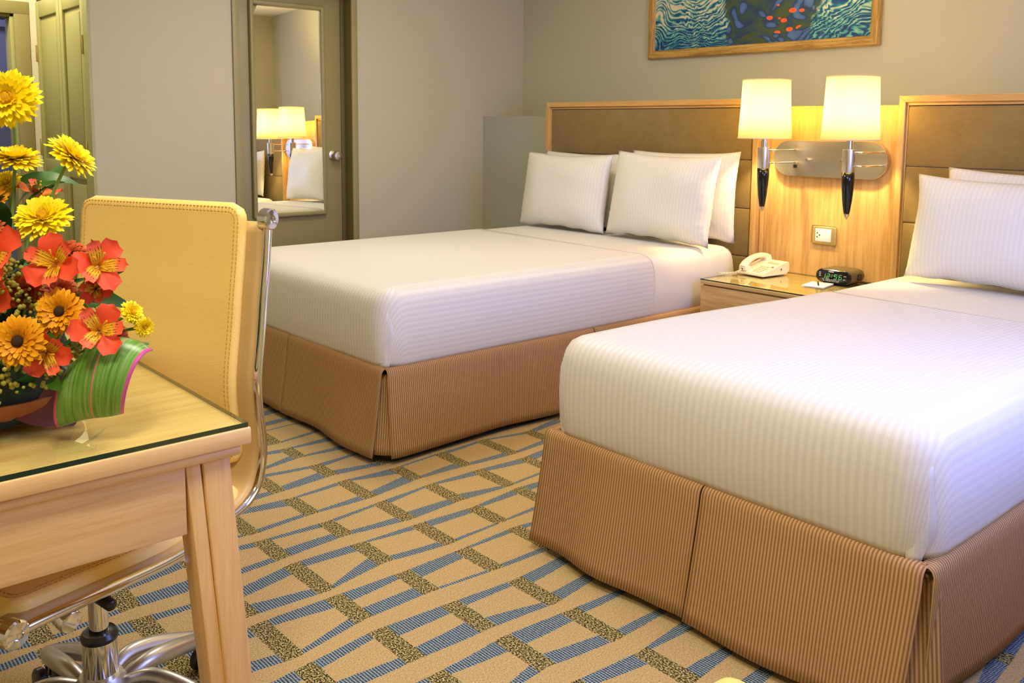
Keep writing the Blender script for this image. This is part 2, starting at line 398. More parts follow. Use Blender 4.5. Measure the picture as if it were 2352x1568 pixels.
def lathe(bm, prof, seg=32, mtx=None, cap=True):
    rings = []
    for (r, z) in prof:
        r = max(r, 1e-5)
        vs = []
        for k in range(seg):
            p = Vector((r*math.cos(2*PI*k/seg), r*math.sin(2*PI*k/seg), z))
            vs.append(bm.verts.new(mtx @ p if mtx else p))
        rings.append(vs)
    for A, B in zip(rings, rings[1:]):
        for k in range(seg): bm.faces.new((A[k], A[(k+1) % seg], B[(k+1) % seg], B[k]))
    if cap:
        bm.faces.new(rings[0]); bm.faces.new(rings[-1])
def smooth_curve(pts, n=8):
    pts = [Vector(p) for p in pts]; out = []
    P = [pts[0]*2-pts[1]] + pts + [pts[-1]*2-pts[-2]]
    for i in range(1, len(P)-2):
        p0, p1, p2, p3 = P[i-1], P[i], P[i+1], P[i+2]
        for k in range(n):
            t = k/n
            out.append(0.5*((2*p1) + (p2-p0)*t + (2*p0-5*p1+4*p2-p3)*t*t + (3*p1-p0-3*p2+p3)*t**3))
    out.append(pts[-1]); return out
def empty(name, loc, rz=0.0, label=None, cat=None, group=None, kind=None):
    o = bpy.data.objects.new(name, None); COL.objects.link(o)
    o.location = loc; o.rotation_euler = (0, 0, rz); o.empty_display_size = 0.1
    tag(o, label, cat, group, kind); return o
def tag(o, label=None, cat=None, group=None, kind=None):
    if label: o['label'] = label
    if cat: o['category'] = cat
    if group: o['group'] = group
    if kind: o['kind'] = kind
    return o
def structure(name, boxes, m, parent=None):
    bm = bmesh.new()
    for b in boxes: box(bm, *b)
    o = bmo(name, bm, m, parent)
    if parent is None: o['kind'] = 'structure'
    return o

# ---------------------------------------------------------------- room shell
LW, BW, RW = -3.12, 0.507, 1.78       # left wall, headboard wall, right wall planes
WE = -2.53                            # end of the left wall / closet plane
HX = -4.20                            # hall end wall with the bathroom doorway
structure('floor', [(-5.7, 2.9, -5.4, 0.7, -0.10, 0.0)], CARPET)
structure('ceiling', [(-5.7, 2.9, -5.4, 0.7, CEIL, CEIL+0.1)], CEILM)
structure('wall_back', [(LW-0.15, RW+0.15, BW, BW+0.12, 0, CEIL)], WALLB)
PARTM = simple_noise_mat('partition_paint_grey', srgb(180, 180, 164), srgb(175, 175, 159), 2, 0.85)
structure('wall_partition', [(LW, -2.30, 0.124, BW, 0, 1.318), (-2.30, 1.32, 0.065, BW, 0, 1.318)], PARTM)
structure('wall_left', [(LW-0.15, LW, WE, -1.757, 0, CEIL), (LW-0.15, LW, -0.924, BW+0.12, 0, CEIL), (LW-0.15, LW, -1.757, -0.924, 2.20, CEIL)], WALL)
structure('wall_column', [(1.32, RW, 0.02, BW, 0, CEIL)], WALL)
WY0, WY1, WZ0, WZ1 = -2.42, -1.05, 0.80, 2.15
structure('wall_right', [(RW, RW+0.12, -2.65, WY0, 0, CEIL), (RW, RW+0.12, WY1, BW+0.12, 0, CEIL), (RW, RW+0.12, WY0, WY1, 0, WZ0), (RW, RW+0.12, WY0, WY1, WZ1, CEIL),
          (RW+0.12, 2.80, -2.65, -2.53, 0, CEIL), (2.70, 2.80, -5.3, -2.65, 0, CEIL)], WALL)
structure('wall_front', [(HX-0.1, 2.8, -5.4, -5.3, 0, CEIL)], WALL)
# closet wall (faces the camera side of the hall), hall end wall
structure('wall_closet', [(HX-0.1, LW-0.15, WE+0.05, WE+0.15, 0, CEIL), (HX, -4.12, WE, WE+0.05, 0, CEIL), (-4.12, LW, WE, WE+0.05, 1.985, CEIL)], CEILM)
structure('wall_hall', [(HX-0.1, HX, WE-0.115, WE+0.05, 0, CEIL), (HX-0.1, HX, -5.3, -3.45, 0, CEIL), (HX-0.1, HX, -3.45, WE-0.115, 1.90, CEIL)], CEILM)
structure('wall_bathroom', [(-5.6, -5.5, -5.3, -2.0, 0, CEIL), (-5.5, HX-0.1, -2.1, -2.0, 0, CEIL), (-5.5, HX-0.1, -4.3, -4.2, 0, CEIL)], BATHM)
structure('trim_1', [(-5.5, -5.46, -4.2, -2.1, 1.93, 1.98), (-5.5, -5.42, -4.2, -2.1, 2.02, 2.06)], BATHM)
structure('baseboard_left', [(LW, LW+0.012, -0.924, 0.124, 0, 0.09), (LW, LW+0.012, WE+0.01, -1.757, 0, 0.09)], OLIVE)
structure('baseboard_back', [(LW, -2.33, 0.112, 0.124, 0, 0.09)], OLIVE)

# bathroom door frame
tr = empty('trim_2', (0, 0, 0), kind='structure')
def framebox(name, dims, m, parent, bev=0.004): return boxo(name, dims, m, parent, bev)
framebox('casing', (HX, HX+0.02, WE-0.115, WE-0.03, 0, 1.965), OLIVE, tr)
framebox('casing', (HX, HX+0.02, -3.53, -3.445, 0, 1.965), OLIVE, tr)
framebox('casing_head', (HX, HX+0.022, -3.53, WE-0.03, 1.895, 1.97), OLIVE, tr)
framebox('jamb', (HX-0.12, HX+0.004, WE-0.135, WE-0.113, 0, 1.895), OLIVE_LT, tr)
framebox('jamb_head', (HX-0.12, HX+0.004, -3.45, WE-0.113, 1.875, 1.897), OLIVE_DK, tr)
structure('trim_3', [(HX, HX+0.018, WE-0.028, WE, 0, 1.985)], CEILM)

# folding closet doors
def closet_leaf(name, x0, x1, hx):
    d = empty(name, (0, WE, 0), kind='structure')
    boxo('panel_core', (x0, x1, 0.004, 0.03, 0.03, 1.965), OLIVE_LT, d, 0.002)
    fw = 0.055
    boxo('stile', (x0, x0+fw, -0.012, 0.006, 0.03, 1.965), OLIVE_LT, d, 0.004)
    boxo('stile', (x1-fw, x1, -0.012, 0.006, 0.03, 1.965), OLIVE_LT, d, 0.004)
    for z0, z1 in ((0.03, 0.16), (0.94, 1.03), (1.87, 1.965)):
        boxo('rail', (x0+fw, x1-fw, -0.011, 0.006, z0, z1), OLIVE_LT, d, 0.004)
    for z0, z1 in ((0.19, 0.91), (1.06, 1.84)):
        boxo('raised_panel', (x0+fw+0.03, x1-fw-0.03, -0.006, 0.006, z0, z1), OLIVE_LT, d, 0.005)
    for z in (0.35, 1.10, 1.66):
        boxo('hinge', (hx-0.008, hx+0.008, -0.024, -0.010, z-0.05, z+0.05), BRASSY, d, 0.003)
    return d
closet_leaf('door_2', -4.11, -3.636, -4.095)
closet_leaf('door_3', -3.630, -3.20, -3.21)
structure('trim_4', [(-3.195, LW, WE-0.016, WE, 0, 2.05), (-4.12, LW, WE-0.016, WE, 1.985, 2.05)], OLIVE_LT)

# mirrored door in the left wall (recessed)
d1 = empty('door_1', (0, 0, 0), kind='structure')
DX = -3.215
boxo('door_slab', (DX-0.04, DX, -1.715, -0.965, 0.01, 2.06), OLIVE, d1, 0.003)
framebox('casing', (LW-0.001, LW+0.016, -1.757, -1.715, 0, 2.20), OLIVE, d1)
framebox('casing', (LW-0.001, LW+0.016, -0.966, -0.924, 0, 2.20), OLIVE, d1)
framebox('casing_head', (LW-0.001, LW+0.018, -1.757, -0.924, 2.10, 2.20), OLIVE, d1)
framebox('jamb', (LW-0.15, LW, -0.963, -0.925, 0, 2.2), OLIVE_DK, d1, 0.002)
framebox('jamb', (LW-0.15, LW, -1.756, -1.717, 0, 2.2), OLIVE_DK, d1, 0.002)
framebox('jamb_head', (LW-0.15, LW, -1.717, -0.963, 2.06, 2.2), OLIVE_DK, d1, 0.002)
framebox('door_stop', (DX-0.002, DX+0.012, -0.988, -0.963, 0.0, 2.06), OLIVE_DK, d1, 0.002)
MY0, MY1, MZ0, MZ1 = -1.591, -1.135, 0.700, 1.962
# mirror pane, leaning very slightly back in its moulding
bm = bmesh.new(); th = 0.004
mc = Vector((-3.2, (MY0+MY1)/2, (MZ0+MZ1)/2)); nn = Vector((math.cos(-0.030)*math.cos(0.015), math.sin(-0.030)*math.cos(0.015), math.sin(0.015)))
ey = Vector((0, 0, 1)).cross(nn).normalized(); ez = nn.cross(ey)
fr_ = [mc + ey*sy*(MY1-MY0)/2*1.01 + ez*sz*(MZ1-MZ0)/2*1.005 for sy, sz in ((-1, -1), (1, -1), (1, 1), (-1, 1))]
vf = [bm.verts.new(p) for p in fr_]; vb = [bm.verts.new(p - nn*th) for p in fr_]
bm.faces.new(vf); bm.faces.new(vb[::-1])
for k in range(4): bm.faces.new((vf[k], vb[k], vb[(k+1) % 4], vf[(k+1) % 4]))
bmo('mirror', bm, MIRR, d1)
mo = 0.022
for dims in ((MY0-mo, MY0+0.004, MZ0-mo, MZ1+mo), (MY1-0.004, MY1+mo, MZ0-mo, MZ1+mo)):
    boxo('mirror_moulding', (DX-0.001, DX+0.034, *dims), OLIVE, d1, 0.008, 3)
for dims in ((MY0, MY1, MZ0-mo, MZ0+0.004), (MY0, MY1, MZ1-0.004, MZ1+mo)):
    boxo('mirror_moulding', (DX-0.001, DX+0.034, *dims), OLIVE, d1, 0.008, 3)
bm = bmesh.new(); M = Matrix.Translation((DX, -1.047, 1.053)) @ Matrix.Rotation(PI/2, 4, 'Y')
lathe(bm, [(0.0, -0.002), (0.034, -0.002), (0.034, 0.006), (0.028, 0.010), (0.013, 0.014), (0.012, 0.030), (0.022, 0.036), (0.030, 0.046), (0.031, 0.056), (0.026, 0.066), (0.012, 0.069), (0.011, 0.066), (0.0, 0.066)], 28, M)
bmo('knob', bm, STEEL, d1, True, math.radians(50))

# window in the right wall
w1 = empty('window_1', (0, 0, 0), kind='structure')
for dims in ((WY0, WY0+0.05, WZ0, WZ1), (WY1-0.05, WY1, WZ0, WZ1), (WY0+0.05, WY1-0.05, WZ0, WZ0+0.05), (WY0+0.05, WY1-0.05, WZ1-0.05, WZ1), ((WY0+WY1)/2-0.02, (WY0+WY1)/2+0.02, WZ0+0.05, WZ1-0.05)):
    boxo('window_frame', (RW+0.03, RW+0.08, *dims), WHITEP, w1, 0.004)
boxo('window_sill', (RW-0.05, RW+0.03, WY0-0.03, WY1+0.03, WZ0-0.03, WZ0), WHITEP, w1, 0.004)
boxo('pane', (RW+0.052, RW+0.058, WY0+0.03, WY1-0.03, WZ0+0.03, WZ1-0.03), glass_mat('window_glass', (0.97, 0.98, 1.0)), w1, 0)

# fittings for the added, unseen ceiling lamps (each shallow and round)
for i, (x, y) in enumerate([(0.55, -2.9), (-1.5, -1.7), (1.3, -4.0)]):
    t_ = empty('ceiling_lamp', (x, y, CEIL), label=['round flush ceiling lamp above the carpet between desk and beds', 'round flush ceiling lamp above the foot of the farther bed', 'round flush ceiling lamp nearest the camera'][i], cat='ceiling lamp', group='flush ceiling lamps')
    bm = bmesh.new(); lathe(bm, [(0.0, 0.0), (0.20, 0.0), (0.20, -0.03), (0.185, -0.04), (0.17, -0.04), (0.17, -0.03), (0, -0.03)], 32)
    bmo('rim', bm, STEEL, t_, True, 0.6)
    bm = bmesh.new(); lathe(bm, [(0.168, -0.031), (0.165, -0.045), (0.12, -0.055), (0.0, -0.058)], 32)
    bmo('diffuser', bm, DIFFUSER, t_, True)

# ---------------------------------------------------------------- headboards and panel
def headboard(x0, x1, label):
    t_ = empty('headboard', ((x0+x1)/2, 0.03, 0), label=label, cat='headboard', group='upholstered headboards')
    h = (x1-x0)/2; ZT = 1.402; fw = 0.030
    # frame rails with mitred corners
    def rail(pts_front, name):
        bm = bmesh.new()
        f = [bm.verts.new((p[0], -0.035, p[1])) for p in pts_front]
        b = [bm.verts.new((p[0], 0.030, p[1])) for p in pts_front]
        bm.faces.new(f); bm.faces.new(b[::-1])
        for k in range(4): bm.faces.new((f[k], b[k], b[(k+1) % 4], f[(k+1) % 4]))
        bmesh.ops.bevel(bm, geom=bm.edges[:], offset=0.002, segments=1, affect='EDGES')
        bmo(name, bm, HONEYX if name == 'top_rail' else HONEY, t_)
    rail([(-h, ZT), (h, ZT), (h-fw, ZT-fw), (-h+fw, ZT-fw)], 'top_rail')
    rail([(-h, 0.12), (-h, ZT), (-h+fw, ZT-fw), (-h+fw, 0.12)], 'side_rail')
    rail([(h, 0.12), (h, ZT), (h-fw, ZT-fw), (h-fw, 0.12)], 'side_rail')
    boxo('inner_bead', (-h+fw, h-fw, -0.022, 0.02, ZT-fw-0.014, ZT-fw), HONEYX, t_, 0.003)
    for s in (-1, 1):
        xa = -h+fw if s < 0 else h-fw-0.010
        boxo('inner_bead', (xa, xa+0.010, -0.022, 0.02, 0.12, ZT-fw-0.014), HONEY, t_, 0.003)
    boxo('backing_board', (-h+0.012, h-0.012, 0.016, 0.029, 0.10, ZT-0.01), BASEM, t_, 0)
    a = h-fw-0.012
    for z0, z1 in ((0.30, 0.576), (0.577, 0.829), (0.830, 1.084), (1.085, ZT-fw-0.017)):
        boxo('upholstered_panel', (-a, a, -0.026, 0.016, z0, z1), SUEDE, t_, 0.007, 3)
    return t_
headboard(-2.325, -0.735, 'brown suede headboard behind the farther bed, beside the partition wall')
headboard(0.0, 1.29, 'brown suede headboard behind the nearer bed, at the right edge')
wp = empty('wall_panel', (-0.3675, 0.05, 0), label='plain honey wood veneer panel on the wall between the two headboards', cat='wall panel')
boxo('veneer_sheet', (-0.362, 0.352, -0.012, 0.012, 0.05, 1.362), HONEY, wp, 0.003)
boxo('edge_strip', (-0.362, -0.338, -0.020, -0.0115, 0.05, 1.362), HONEY, wp, 0.003)

# ---------------------------------------------------------------- picture
pic = empty('framed_painting', (-1.131, BW, 1.679), label='large framed painting of swirling blue and teal water with orange dabs', cat='painting')
hw, H, fw = 0.77, 0.70, 0.056
def mrail(pts, name, m):
    bm = bmesh.new()
    (ax, az), (bx, bz), (cx, cz), (dx, dz) = pts   # outer a,b  inner c,d
    prof = [(-0.020, 0.0), (-0.034, 0.12), (-0.036, 0.5), (-0.026, 0.85), (-0.014, 1.0)]
    L = []
    for (yy, tt) in prof:
        L.append((bm.verts.new((ax+(dx-ax)*tt, yy, az+(dz-az)*tt)), bm.verts.new((bx+(cx-bx)*tt, yy, bz+(cz-bz)*tt))))
    bk = [(bm.verts.new((ax, -0.001, az)), bm.verts.new((bx, -0.001, bz))), (bm.verts.new((dx, -0.001, dz)), bm.verts.new((cx, -0.001, cz)))]
    L = [bk[0]] + L + [bk[1]]
    for A, B in zip(L, L[1:] + L[:1]): bm.faces.new((A[0], A[1], B[1], B[0]))
    bm.faces.new([a[0] for a in L]); bm.faces.new([a[1] for a in L])
    bmo(name, bm, m, pic)
o_ = [(-hw, 0), (hw, 0), (hw, H), (-hw, H)]; i_ = [(-hw+fw, fw), (hw-fw, fw), (hw-fw, H-fw), (-hw+fw, H-fw)]
for k in range(4):
    k1 = (k+1) % 4
    mrail([o_[k], o_[k1], i_[k1], i_[k]], 'frame_rail', PICW if k % 2 == 0 else PICWZ)
bm = bmesh.new(); box(bm, -hw+fw-0.004, hw-fw+0.004, -0.018, -0.004, -H/2+fw-0.004, H/2-fw+0.004)
cv = bmo('canvas', bm, PAINTING, pic); cv.location = (0, 0, H/2)

# ---------------------------------------------------------------- beds
def rrect(x0, x1, y0, y1, rf, rb, n=8):
    """plan outline, counter-clockwise from front-left; rf radius at the foot (y0), rb at the head"""
    pts = []
    for (cx, cy, r, a0) in ((x0+rf, y0+rf, rf, PI), (x1-rf, y0+rf, rf, 1.5*PI), (x1-rb, y1-rb, rb, 0), (x0+rb, y1-rb, rb, 0.5*PI)):
        for k in range(n+1):
            a = a0 + k/n*PI/2
            pts.append((cx+r*math.cos(a), cy+r*math.sin(a), math.cos(a), math.sin(a)))
    return pts
def loft_pad(x0, x1, y0, y1, prof, rf, rb, zt, zb=None, crown=0.0, soft=0.0, n=8, grow=0.0, dens=0.09, seed=0):
    """pad with rounded plan; prof = [(z, inset)] from bottom to top; returns bmesh with uv along stripes"""
    bm = bmesh.new(); uvl = bm.loops.layers.uv.new('UVMap')
    base = rrect(x0, x1, y0, y1, rf, rb, n)
    # subdivide straight runs
    pl = []
    for a, b in zip(base, base[1:]+base[:1]):
        pl.append(a); L = math.hypot(b[0]-a[0], b[1]-a[1]); m = int(L/dens)
        for k in range(1, m+1):
            t = k/(m+1); pl.append(tuple(a[j]+(b[j]-a[j])*t for j in range(4)))
    uvs = {}; rings = []
    ztop = zt
    for (z, ins) in prof:
        ring = []
        for (x, y, nx, ny) in pl:
            zz = z; off = grow - ins
            if soft:
                q = noise.noise(Vector((x*3.1+seed, y*3.1, z*5)))
                off += q*soft*min(1, max(0, (zt-z)*12+0.2))
                zz += 0.4*q*soft*(1 if zt-z > 0.02 else 0) if z > zt-0.08 else noise.noise(Vector((x*4, y*4, seed)))*soft*0.9 if z < prof[0][0]+0.03 else 0
            v = bm.verts.new((x+nx*off, y+ny*off, zz)); ring.append(v)
            s = max(0, ztop - z)
            uvs[v] = (x + nx*abs(nx)*s*1.0 if abs(nx) > 0.5 else x + nx*s*0.3, y + ny*s)
        rings.append(ring)
    N = len(pl)
    for A, B in zip(rings, rings[1:]):
        for k in range(N): bm.faces.new((A[k], A[(k+1) % N], B[(k+1) % N], B[k]))
    top = bm.faces.new(rings[-1])
    bm.faces.new(rings[0][::-1])
    for f in bm.faces:
        for l in f.loops: l[uvl].uv = uvs[l.vert]
    # cut the flat top into a grid
    for ax, a0, a1, st in (('y', y0+0.1, y1-0.08, 0.10), ('x', x0+0.1, x1-0.08, 0.16)):
        q = a0
        while q < a1:
            fs = [f for f in bm.faces if abs(f.calc_center_median().z-zt) < 1e-4 and f.calc_area() > 1e-4]
            geom = fs + list(set(e for f in fs for e in f.edges)) + list(set(v for f in fs for v in f.verts))
            bmesh.ops.bisect_plane(bm, geom=geom, plane_co=(q, 0, 0) if ax == 'x' else (0, q, 0), plane_no=(1, 0, 0) if ax == 'x' else (0, 1, 0))
            q += st
    return bm

def skirt_panel(parent, p, q, nrm, ztop, zhem, flare, waves, seed=0, inset=0.02, hemtilt=0.0, name='skirt_panel', u0=0.0, endpin=0.03):
    p = Vector(p); q = Vector(q); nrm = Vector(nrm).normalized(); L = (q-p).length
    bm = bmesh.new(); uvl = bm.loops.layers.uv.new('UVMap')
    N = max(8, int(L/0.022)); rows = []
    prof = [(-inset, ztop+0.004, 0), (0.0, ztop+0.003, 0), (0.008, ztop-0.003, 0.02), (0.013, ztop-0.014, 0.08)] 
    for k in range(1, 11):
        t = k/10; prof.append((0.013+(flare-0.013)*(t**1.15), ztop-0.014+(zhem-ztop+0.014)*t, t))
    uvs = {}
    d = (q-p)/L
    for (o, z, t) in prof:
        row = []
        for i in range(N+1):
            s = i/N*L
            wv = 0
            for (f, a, ph) in waves: wv += a*math.sin(f*s*2*PI + ph)
            wv += 0.010*noise.noise(Vector((s*3+seed, t*1.2, seed)))
            edge = min(1, min(s, L-s)/endpin) if endpin else 1
            pt = p + d*(s + 0.010*t*math.sin(s*9+seed)) + nrm*(o + wv*t*(0.35+0.65*edge))
            zz = z + t*(0.010*noise.noise(Vector((s*2.5, seed, 0.3))) + hemtilt*(s/L-0.5))
            v = bm.verts.new((pt.x, pt.y, max(zz, 0.006))); row.append(v); uvs[v] = (u0+s, z)
        rows.append(row)
    for A, B in zip(rows, rows[1:]):
        for k in range(N): bm.faces.new((A[k], A[k+1], B[k+1], B[k]))
    for f in bm.faces:
        for l in f.loops: l[uvl].uv = uvs[l.vert]
    o = bmo(name, bm, SKIRT, parent, True)
    md = o.modifiers.new('thickness', 'SOLIDIFY'); md.thickness = 0.003; md.offset = -1
    return o

def head_drop(o, drop):
    for v in o.data.vertices:
        if v.co.z > 0.45:
            t = min(1, max(0, (v.co.y+0.75)/1.1)); v.co.z -= drop*t*t*(3-2*t)*min(1, (v.co.z-0.45)/0.12)
def bed(x0, x1, yf, label, foldy, seed, drop=0.0, sideflare=0.036, footflare=0.048):
    t_ = empty('bed', ((x0+x1)/2, (yf-0.04)/2, 0), label=label, cat='bed', group='white-sheeted beds')
    cx = (x0+x1)/2; cy = (yf-0.04)/2
    a = (x1-x0)/2; Y0 = yf-cy; Y1 = -0.045-cy
    zb, zt = 0.345, 0.640
    prof = [(zb, 0.020), (zb+0.010, 0.006), (zb+0.03, 0.0), (zb+0.10, -0.006), (zb+0.17, -0.006), (zb+0.225, 0.0), (zb+0.255, 0.009), (zb+0.275, 0.024), (zb+0.288, 0.048), (zt, 0.085)]
    mt = bmo('mattress', loft_pad(-a, a, Y0, Y1, prof, 0.088, 0.088, zt, soft=0.004, seed=seed), FOLDM, t_, True)
    head_drop(mt, drop)
    # striped cover over the foot three quarters of the mattress, ending in a hem
    bm = loft_pad(-a, a, Y0, Y1, prof, 0.088, 0.088, zt, soft=0.004, grow=0.003, seed=seed)
    cut = foldy-cy
    bmesh.ops.bisect_plane(bm, geom=bm.verts[:]+bm.edges[:]+bm.faces[:], plane_co=(0, cut, 0.5), plane_no=(0.05, 1, 0), clear_outer=True)
    # open the underside
    for f in [f for f in bm.faces if f.calc_center_median().z < zb+0.006 and abs(f.normal.z) > 0.8]: bm.faces.remove(f)
    for v in bm.verts:
        if v.co.z > zt-0.04: v.co.z += 0.003
    cvr = bmo('striped_cover', bm, SHEET, t_, True)
    head_drop(cvr, drop)
    md = cvr.modifiers.new('thickness', 'SOLIDIFY'); md.thickness = 0.003; md.offset = 1
    # tucked corner folds at the foot
    for s in (-1, 1):
        bm = bmesh.new(); uvl = bm.loops.layers.uv.new('UVMap')
        rows = []
        K = 14
        for k in range(K+1):
            t = k/K; z = zb+0.004+(zt-0.050-zb)*t
            bul = 0.004 + 0.007*math.sin(PI*min(1, t*1.02))
            ins = 0.0 if t < 0.8 else (t-0.8)**2*0.7
            c = Vector((s*(a-0.026-ins*0.7), Y0+0.026+ins*0.7, z)); dg = Vector((s*0.7071, -0.7071, 0)); tg = Vector((s*0.7071, 0.7071, 0))
            sh = 0.020*math.sin(t*PI) + 0.004*math.sin(t*11+seed)
            rows.append([bm.verts.new(c - tg*0.030 + dg*-0.003), bm.verts.new(c - tg*0.012 + dg*(0.002+bul*0.3)), bm.verts.new(c + tg*sh + dg*(0.002+bul)), bm.verts.new(c + tg*(sh+0.004) + dg*(bul*0.3-0.004))])
        for A, B in zip(rows, rows[1:]):
            for j in range(3): bm.faces.new((A[j], A[j+1], B[j+1], B[j]))
        for f in bm.faces:
            for l in f.loops: l[uvl].uv = (l.vert.co.x, l.vert.co.z)
        o = bmo('corner_fold', bm, SHEET, t_, True)
        md = o.modifiers.new('thickness', 'SOLIDIFY'); md.thickness = 0.003; md.offset = 0
    boxo('box_base', (-a+0.02, a-0.02, Y0+0.03, Y1, 0.14, zb+0.004), BASEM, t_, 0.01)
    for sx in (-1, 1):
        for yy in (Y0+0.14, Y1-0.14):
            bm = bmesh.new(); lathe(bm, [(0.022, 0.0), (0.026, 0.02), (0.030, 0.142)], 16); o = bmo('leg', bm, BASEM, t_, True, 0.6); o.location = (sx*(a-0.12), yy, 0)
    zt_ = zb+0.010; fl = footflare
    A = a+0.004; F = Y0-0.004
    wv = lambda f, am, ph: [(f, am, ph), (f*2.3, am*0.4, ph*1.7)]
    # foot: two panels meeting at a slit
    skirt_panel(t_, (-A-0.004, F, 0), (-0.002, F, 0), (0, -1, 0), zt_, 0.028, fl, wv(1.7, 0.012, 0.6+seed), seed+1, hemtilt=0.0)
    skirt_panel(t_, (0.002, F, 0), (A-0.004, F, 0), (0, -1, 0), zt_, 0.026, fl+0.006, wv(1.3, 0.008, 2.0+seed), seed+2, u0=0.7)
    skirt_panel(t_, (-0.08, F+0.012, 0), (0.08, F+0.012, 0), (0, -1, 0), zt_-0.02, 0.03, fl-0.02, [], seed+3, name='pleat_insert')
    for s in (-1, 1):
        ym = (F+Y1)/2
        skirt_panel(t_, (s*A, F+0.004, 0), (s*A, ym-0.002, 0), (s, 0, 0), zt_, 0.028, sideflare, wv(0.9, 0.010, 1.0+seed), seed+4+s, u0=0.2)
        skirt_panel(t_, (s*A, ym+0.002, 0), (s*A, Y1, 0), (s, 0, 0), zt_, 0.028, sideflare, wv(0.8, 0.008, 2.0), seed+7+s, u0=0.4)
        d = Vector((s, -1, 0)).normalized(); c = Vector((s*(A-0.026), F+0.026, 0)); tg = Vector((s, 1, 0)).normalized()
        pq = (c - tg*0.038, c + tg*0.038)
        skirt_panel(t_, pq[0], pq[1], d, zt_-0.030, 0.034, 0.050, [], seed+9, name='pleat_insert')
    return t_
bed(-2.255, -0.792, -2.252, 'farther bed with white striped sheet and brown pinstripe skirt, carrying four pillows', -0.70, 1.0)
bed(0.084, 1.202, -2.245, 'nearer bed with white striped sheet and brown pinstripe skirt, closest to the camera', -0.83, 4.0, 0.026, 0.004, 0.066)

# ---------------------------------------------------------------- pillows
def pillow(cx, yb, zb, W, Hh, T, lean, yaw, label, seed, roll=0.0):
    t_ = empty('pillow', (cx, yb, zb), label=label, cat='pillow', group='white bed pillows')
    bm = bmesh.new(); uvl = bm.loops.layers.uv.new('UVMap'); N, M_ = 36, 26; uvs = {}
    grid = {}
    for side in (1, -1):
        for i in range(N+1):
            for j in range(M_+1):
                u = -1+2*i/N; v = -1+2*j/M_
                if side == -1 and (i in (0, N) or j in (0, M_)): grid[(side, i, j)] = grid[(1, i, j)]; continue
                uu = math.copysign(abs(u)**0.9, u); vv = math.copysign(abs(v)**0.9, v)
                x = W/2*uu*(1-0.045*(1-v*v)*(u*u)) ; z = Hh/2*vv*(1-0.075*(1-u*u)*(v*v))
                th = T/2*((1-abs(u)**2.6)**0.62)*((1-abs(v)**2.6)**0.62)
                q = noise.noise(Vector((u*1.6+seed, v*1.6, side*2+seed)))
                rim = (abs(u)**6+abs(v)**6)
                wr = 0.0035*math.sin((u*v*18+seed)*2)*min(1, rim)*(1 if th > 0.004 else 0.3)
                if v < -0.72: z += 0.010*(abs(v)-0.72)*math.sin(u*14+seed)
                p = Vector((x + 0.006*q, -side*(th*(1+0.16*q)+wr), z + 0.004*q))
                # sag: flat base
                vtx = bm.verts.new(p); grid[(side, i, j)] = vtx; uvs[vtx] = (x, z)
    for side in (1, -1):
        for i in range(N):
            for j in range(M_):
                q = [grid[(side, i, j)], grid[(side, i+1, j)], grid[(side, i+1, j+1)], grid[(side, i, j+1)]]
                bm.faces.new(q if side == 1 else q[::-1])
    for f in bm.faces:
        for l in f.loops: l[uvl].uv = uvs[l.vert]
    R = Matrix.Rotation(yaw, 4, 'Z') @ Matrix.Rotation(-lean, 4, 'X') @ Matrix.Rotation(roll, 4, 'Y')
    minz = min((R @ v.co).z for v in bm.verts)
    for v in bm.verts: v.co = R @ v.co - Vector((0, 0, minz))
    bmo('pillowcase', bm, PILLM, t_, True)
    # piped seam
    bm = bmesh.new(); pts = []
    me = t_.children[0].data if t_.children else None
    return t_
ZP = 0.646
pillow(-1.885, -0.092, ZP, 0.72, 0.455, 0.11, 0.07, 0.0, 'rear pillow on the farther bed, left side, mostly hidden behind another', 3.1)
pillow(-1.150, -0.092, ZP, 0.73, 0.475, 0.11, 0.08, 0.0, 'rear right pillow on the farther bed, its right side lit by the lamp', 5.2, -0.01)
pillow(-1.880, -0.268, ZP, 0.70, 0.455, 0.16, 0.17, 0.02, 'front pillow on the farther bed nearest the partition wall', 1.3)
pillow(-1.140, -0.278, ZP, 0.72, 0.470, 0.17, 0.18, -0.03, 'front right pillow on the farther bed, closest to the telephone', 2.2, 0.015)
pillow(0.625, -0.095, ZP-0.024, 0.72, 0.465, 0.11, 0.07, 0.0, 'rear pillow on the nearer bed, its pointed corner showing behind', 6.4, 0.01)
pillow(0.575, -0.280, ZP-0.024, 0.72, 0.440, 0.17, 0.18, 0.0, 'front pillow on the nearer bed at the right edge of the picture', 7.7, 0.02)

# ---------------------------------------------------------------- nightstand
ns = empty('nightstand', (-0.36, -0.215, 0), label='light wood nightstand with a glass top between the two beds', cat='nightstand')
nx0, nx1, ny0, ny1 = -0.350, 0.340, -0.268, 0.250
boxo('cabinet', (nx0+0.006, nx1-0.006, ny0+0.016, ny1, 0.08, 0.492), NSW, ns, 0.002)
boxo('plinth', (nx0+0.03, nx1-0.03, ny0+0.05, ny1-0.02, 0.0, 0.082), BASEM, ns, 0.002)
boxo('table_top', (nx0, nx1, ny0, ny1, 0.496, 0.515), NSW, ns, 0.002)
for z0, z1 in ((0.330, 0.490), (0.150, 0.325)):
    d = boxo('drawer', (nx0+0.002, nx1-0.002, ny0+0.002, ny0+0.017, z0, z1), NSW, ns, 0.002)
    bm = bmesh.new(); zc = (z0+z1)/2+0.005
    box(bm, -0.035, -0.027, ny0-0.020, ny0+0.002, zc-0.012, zc+0.012, 0.002); box(bm, -0.045, 0.045, ny0-0.026, ny0-0.016, zc-0.010, zc+0.010, 0.003); box(bm, 0.027, 0.035, ny0-0.020, ny0+0.002, zc-0.012, zc+0.012, 0.002)
    bmo('handle', bm, STEEL, d, True, 0.6)
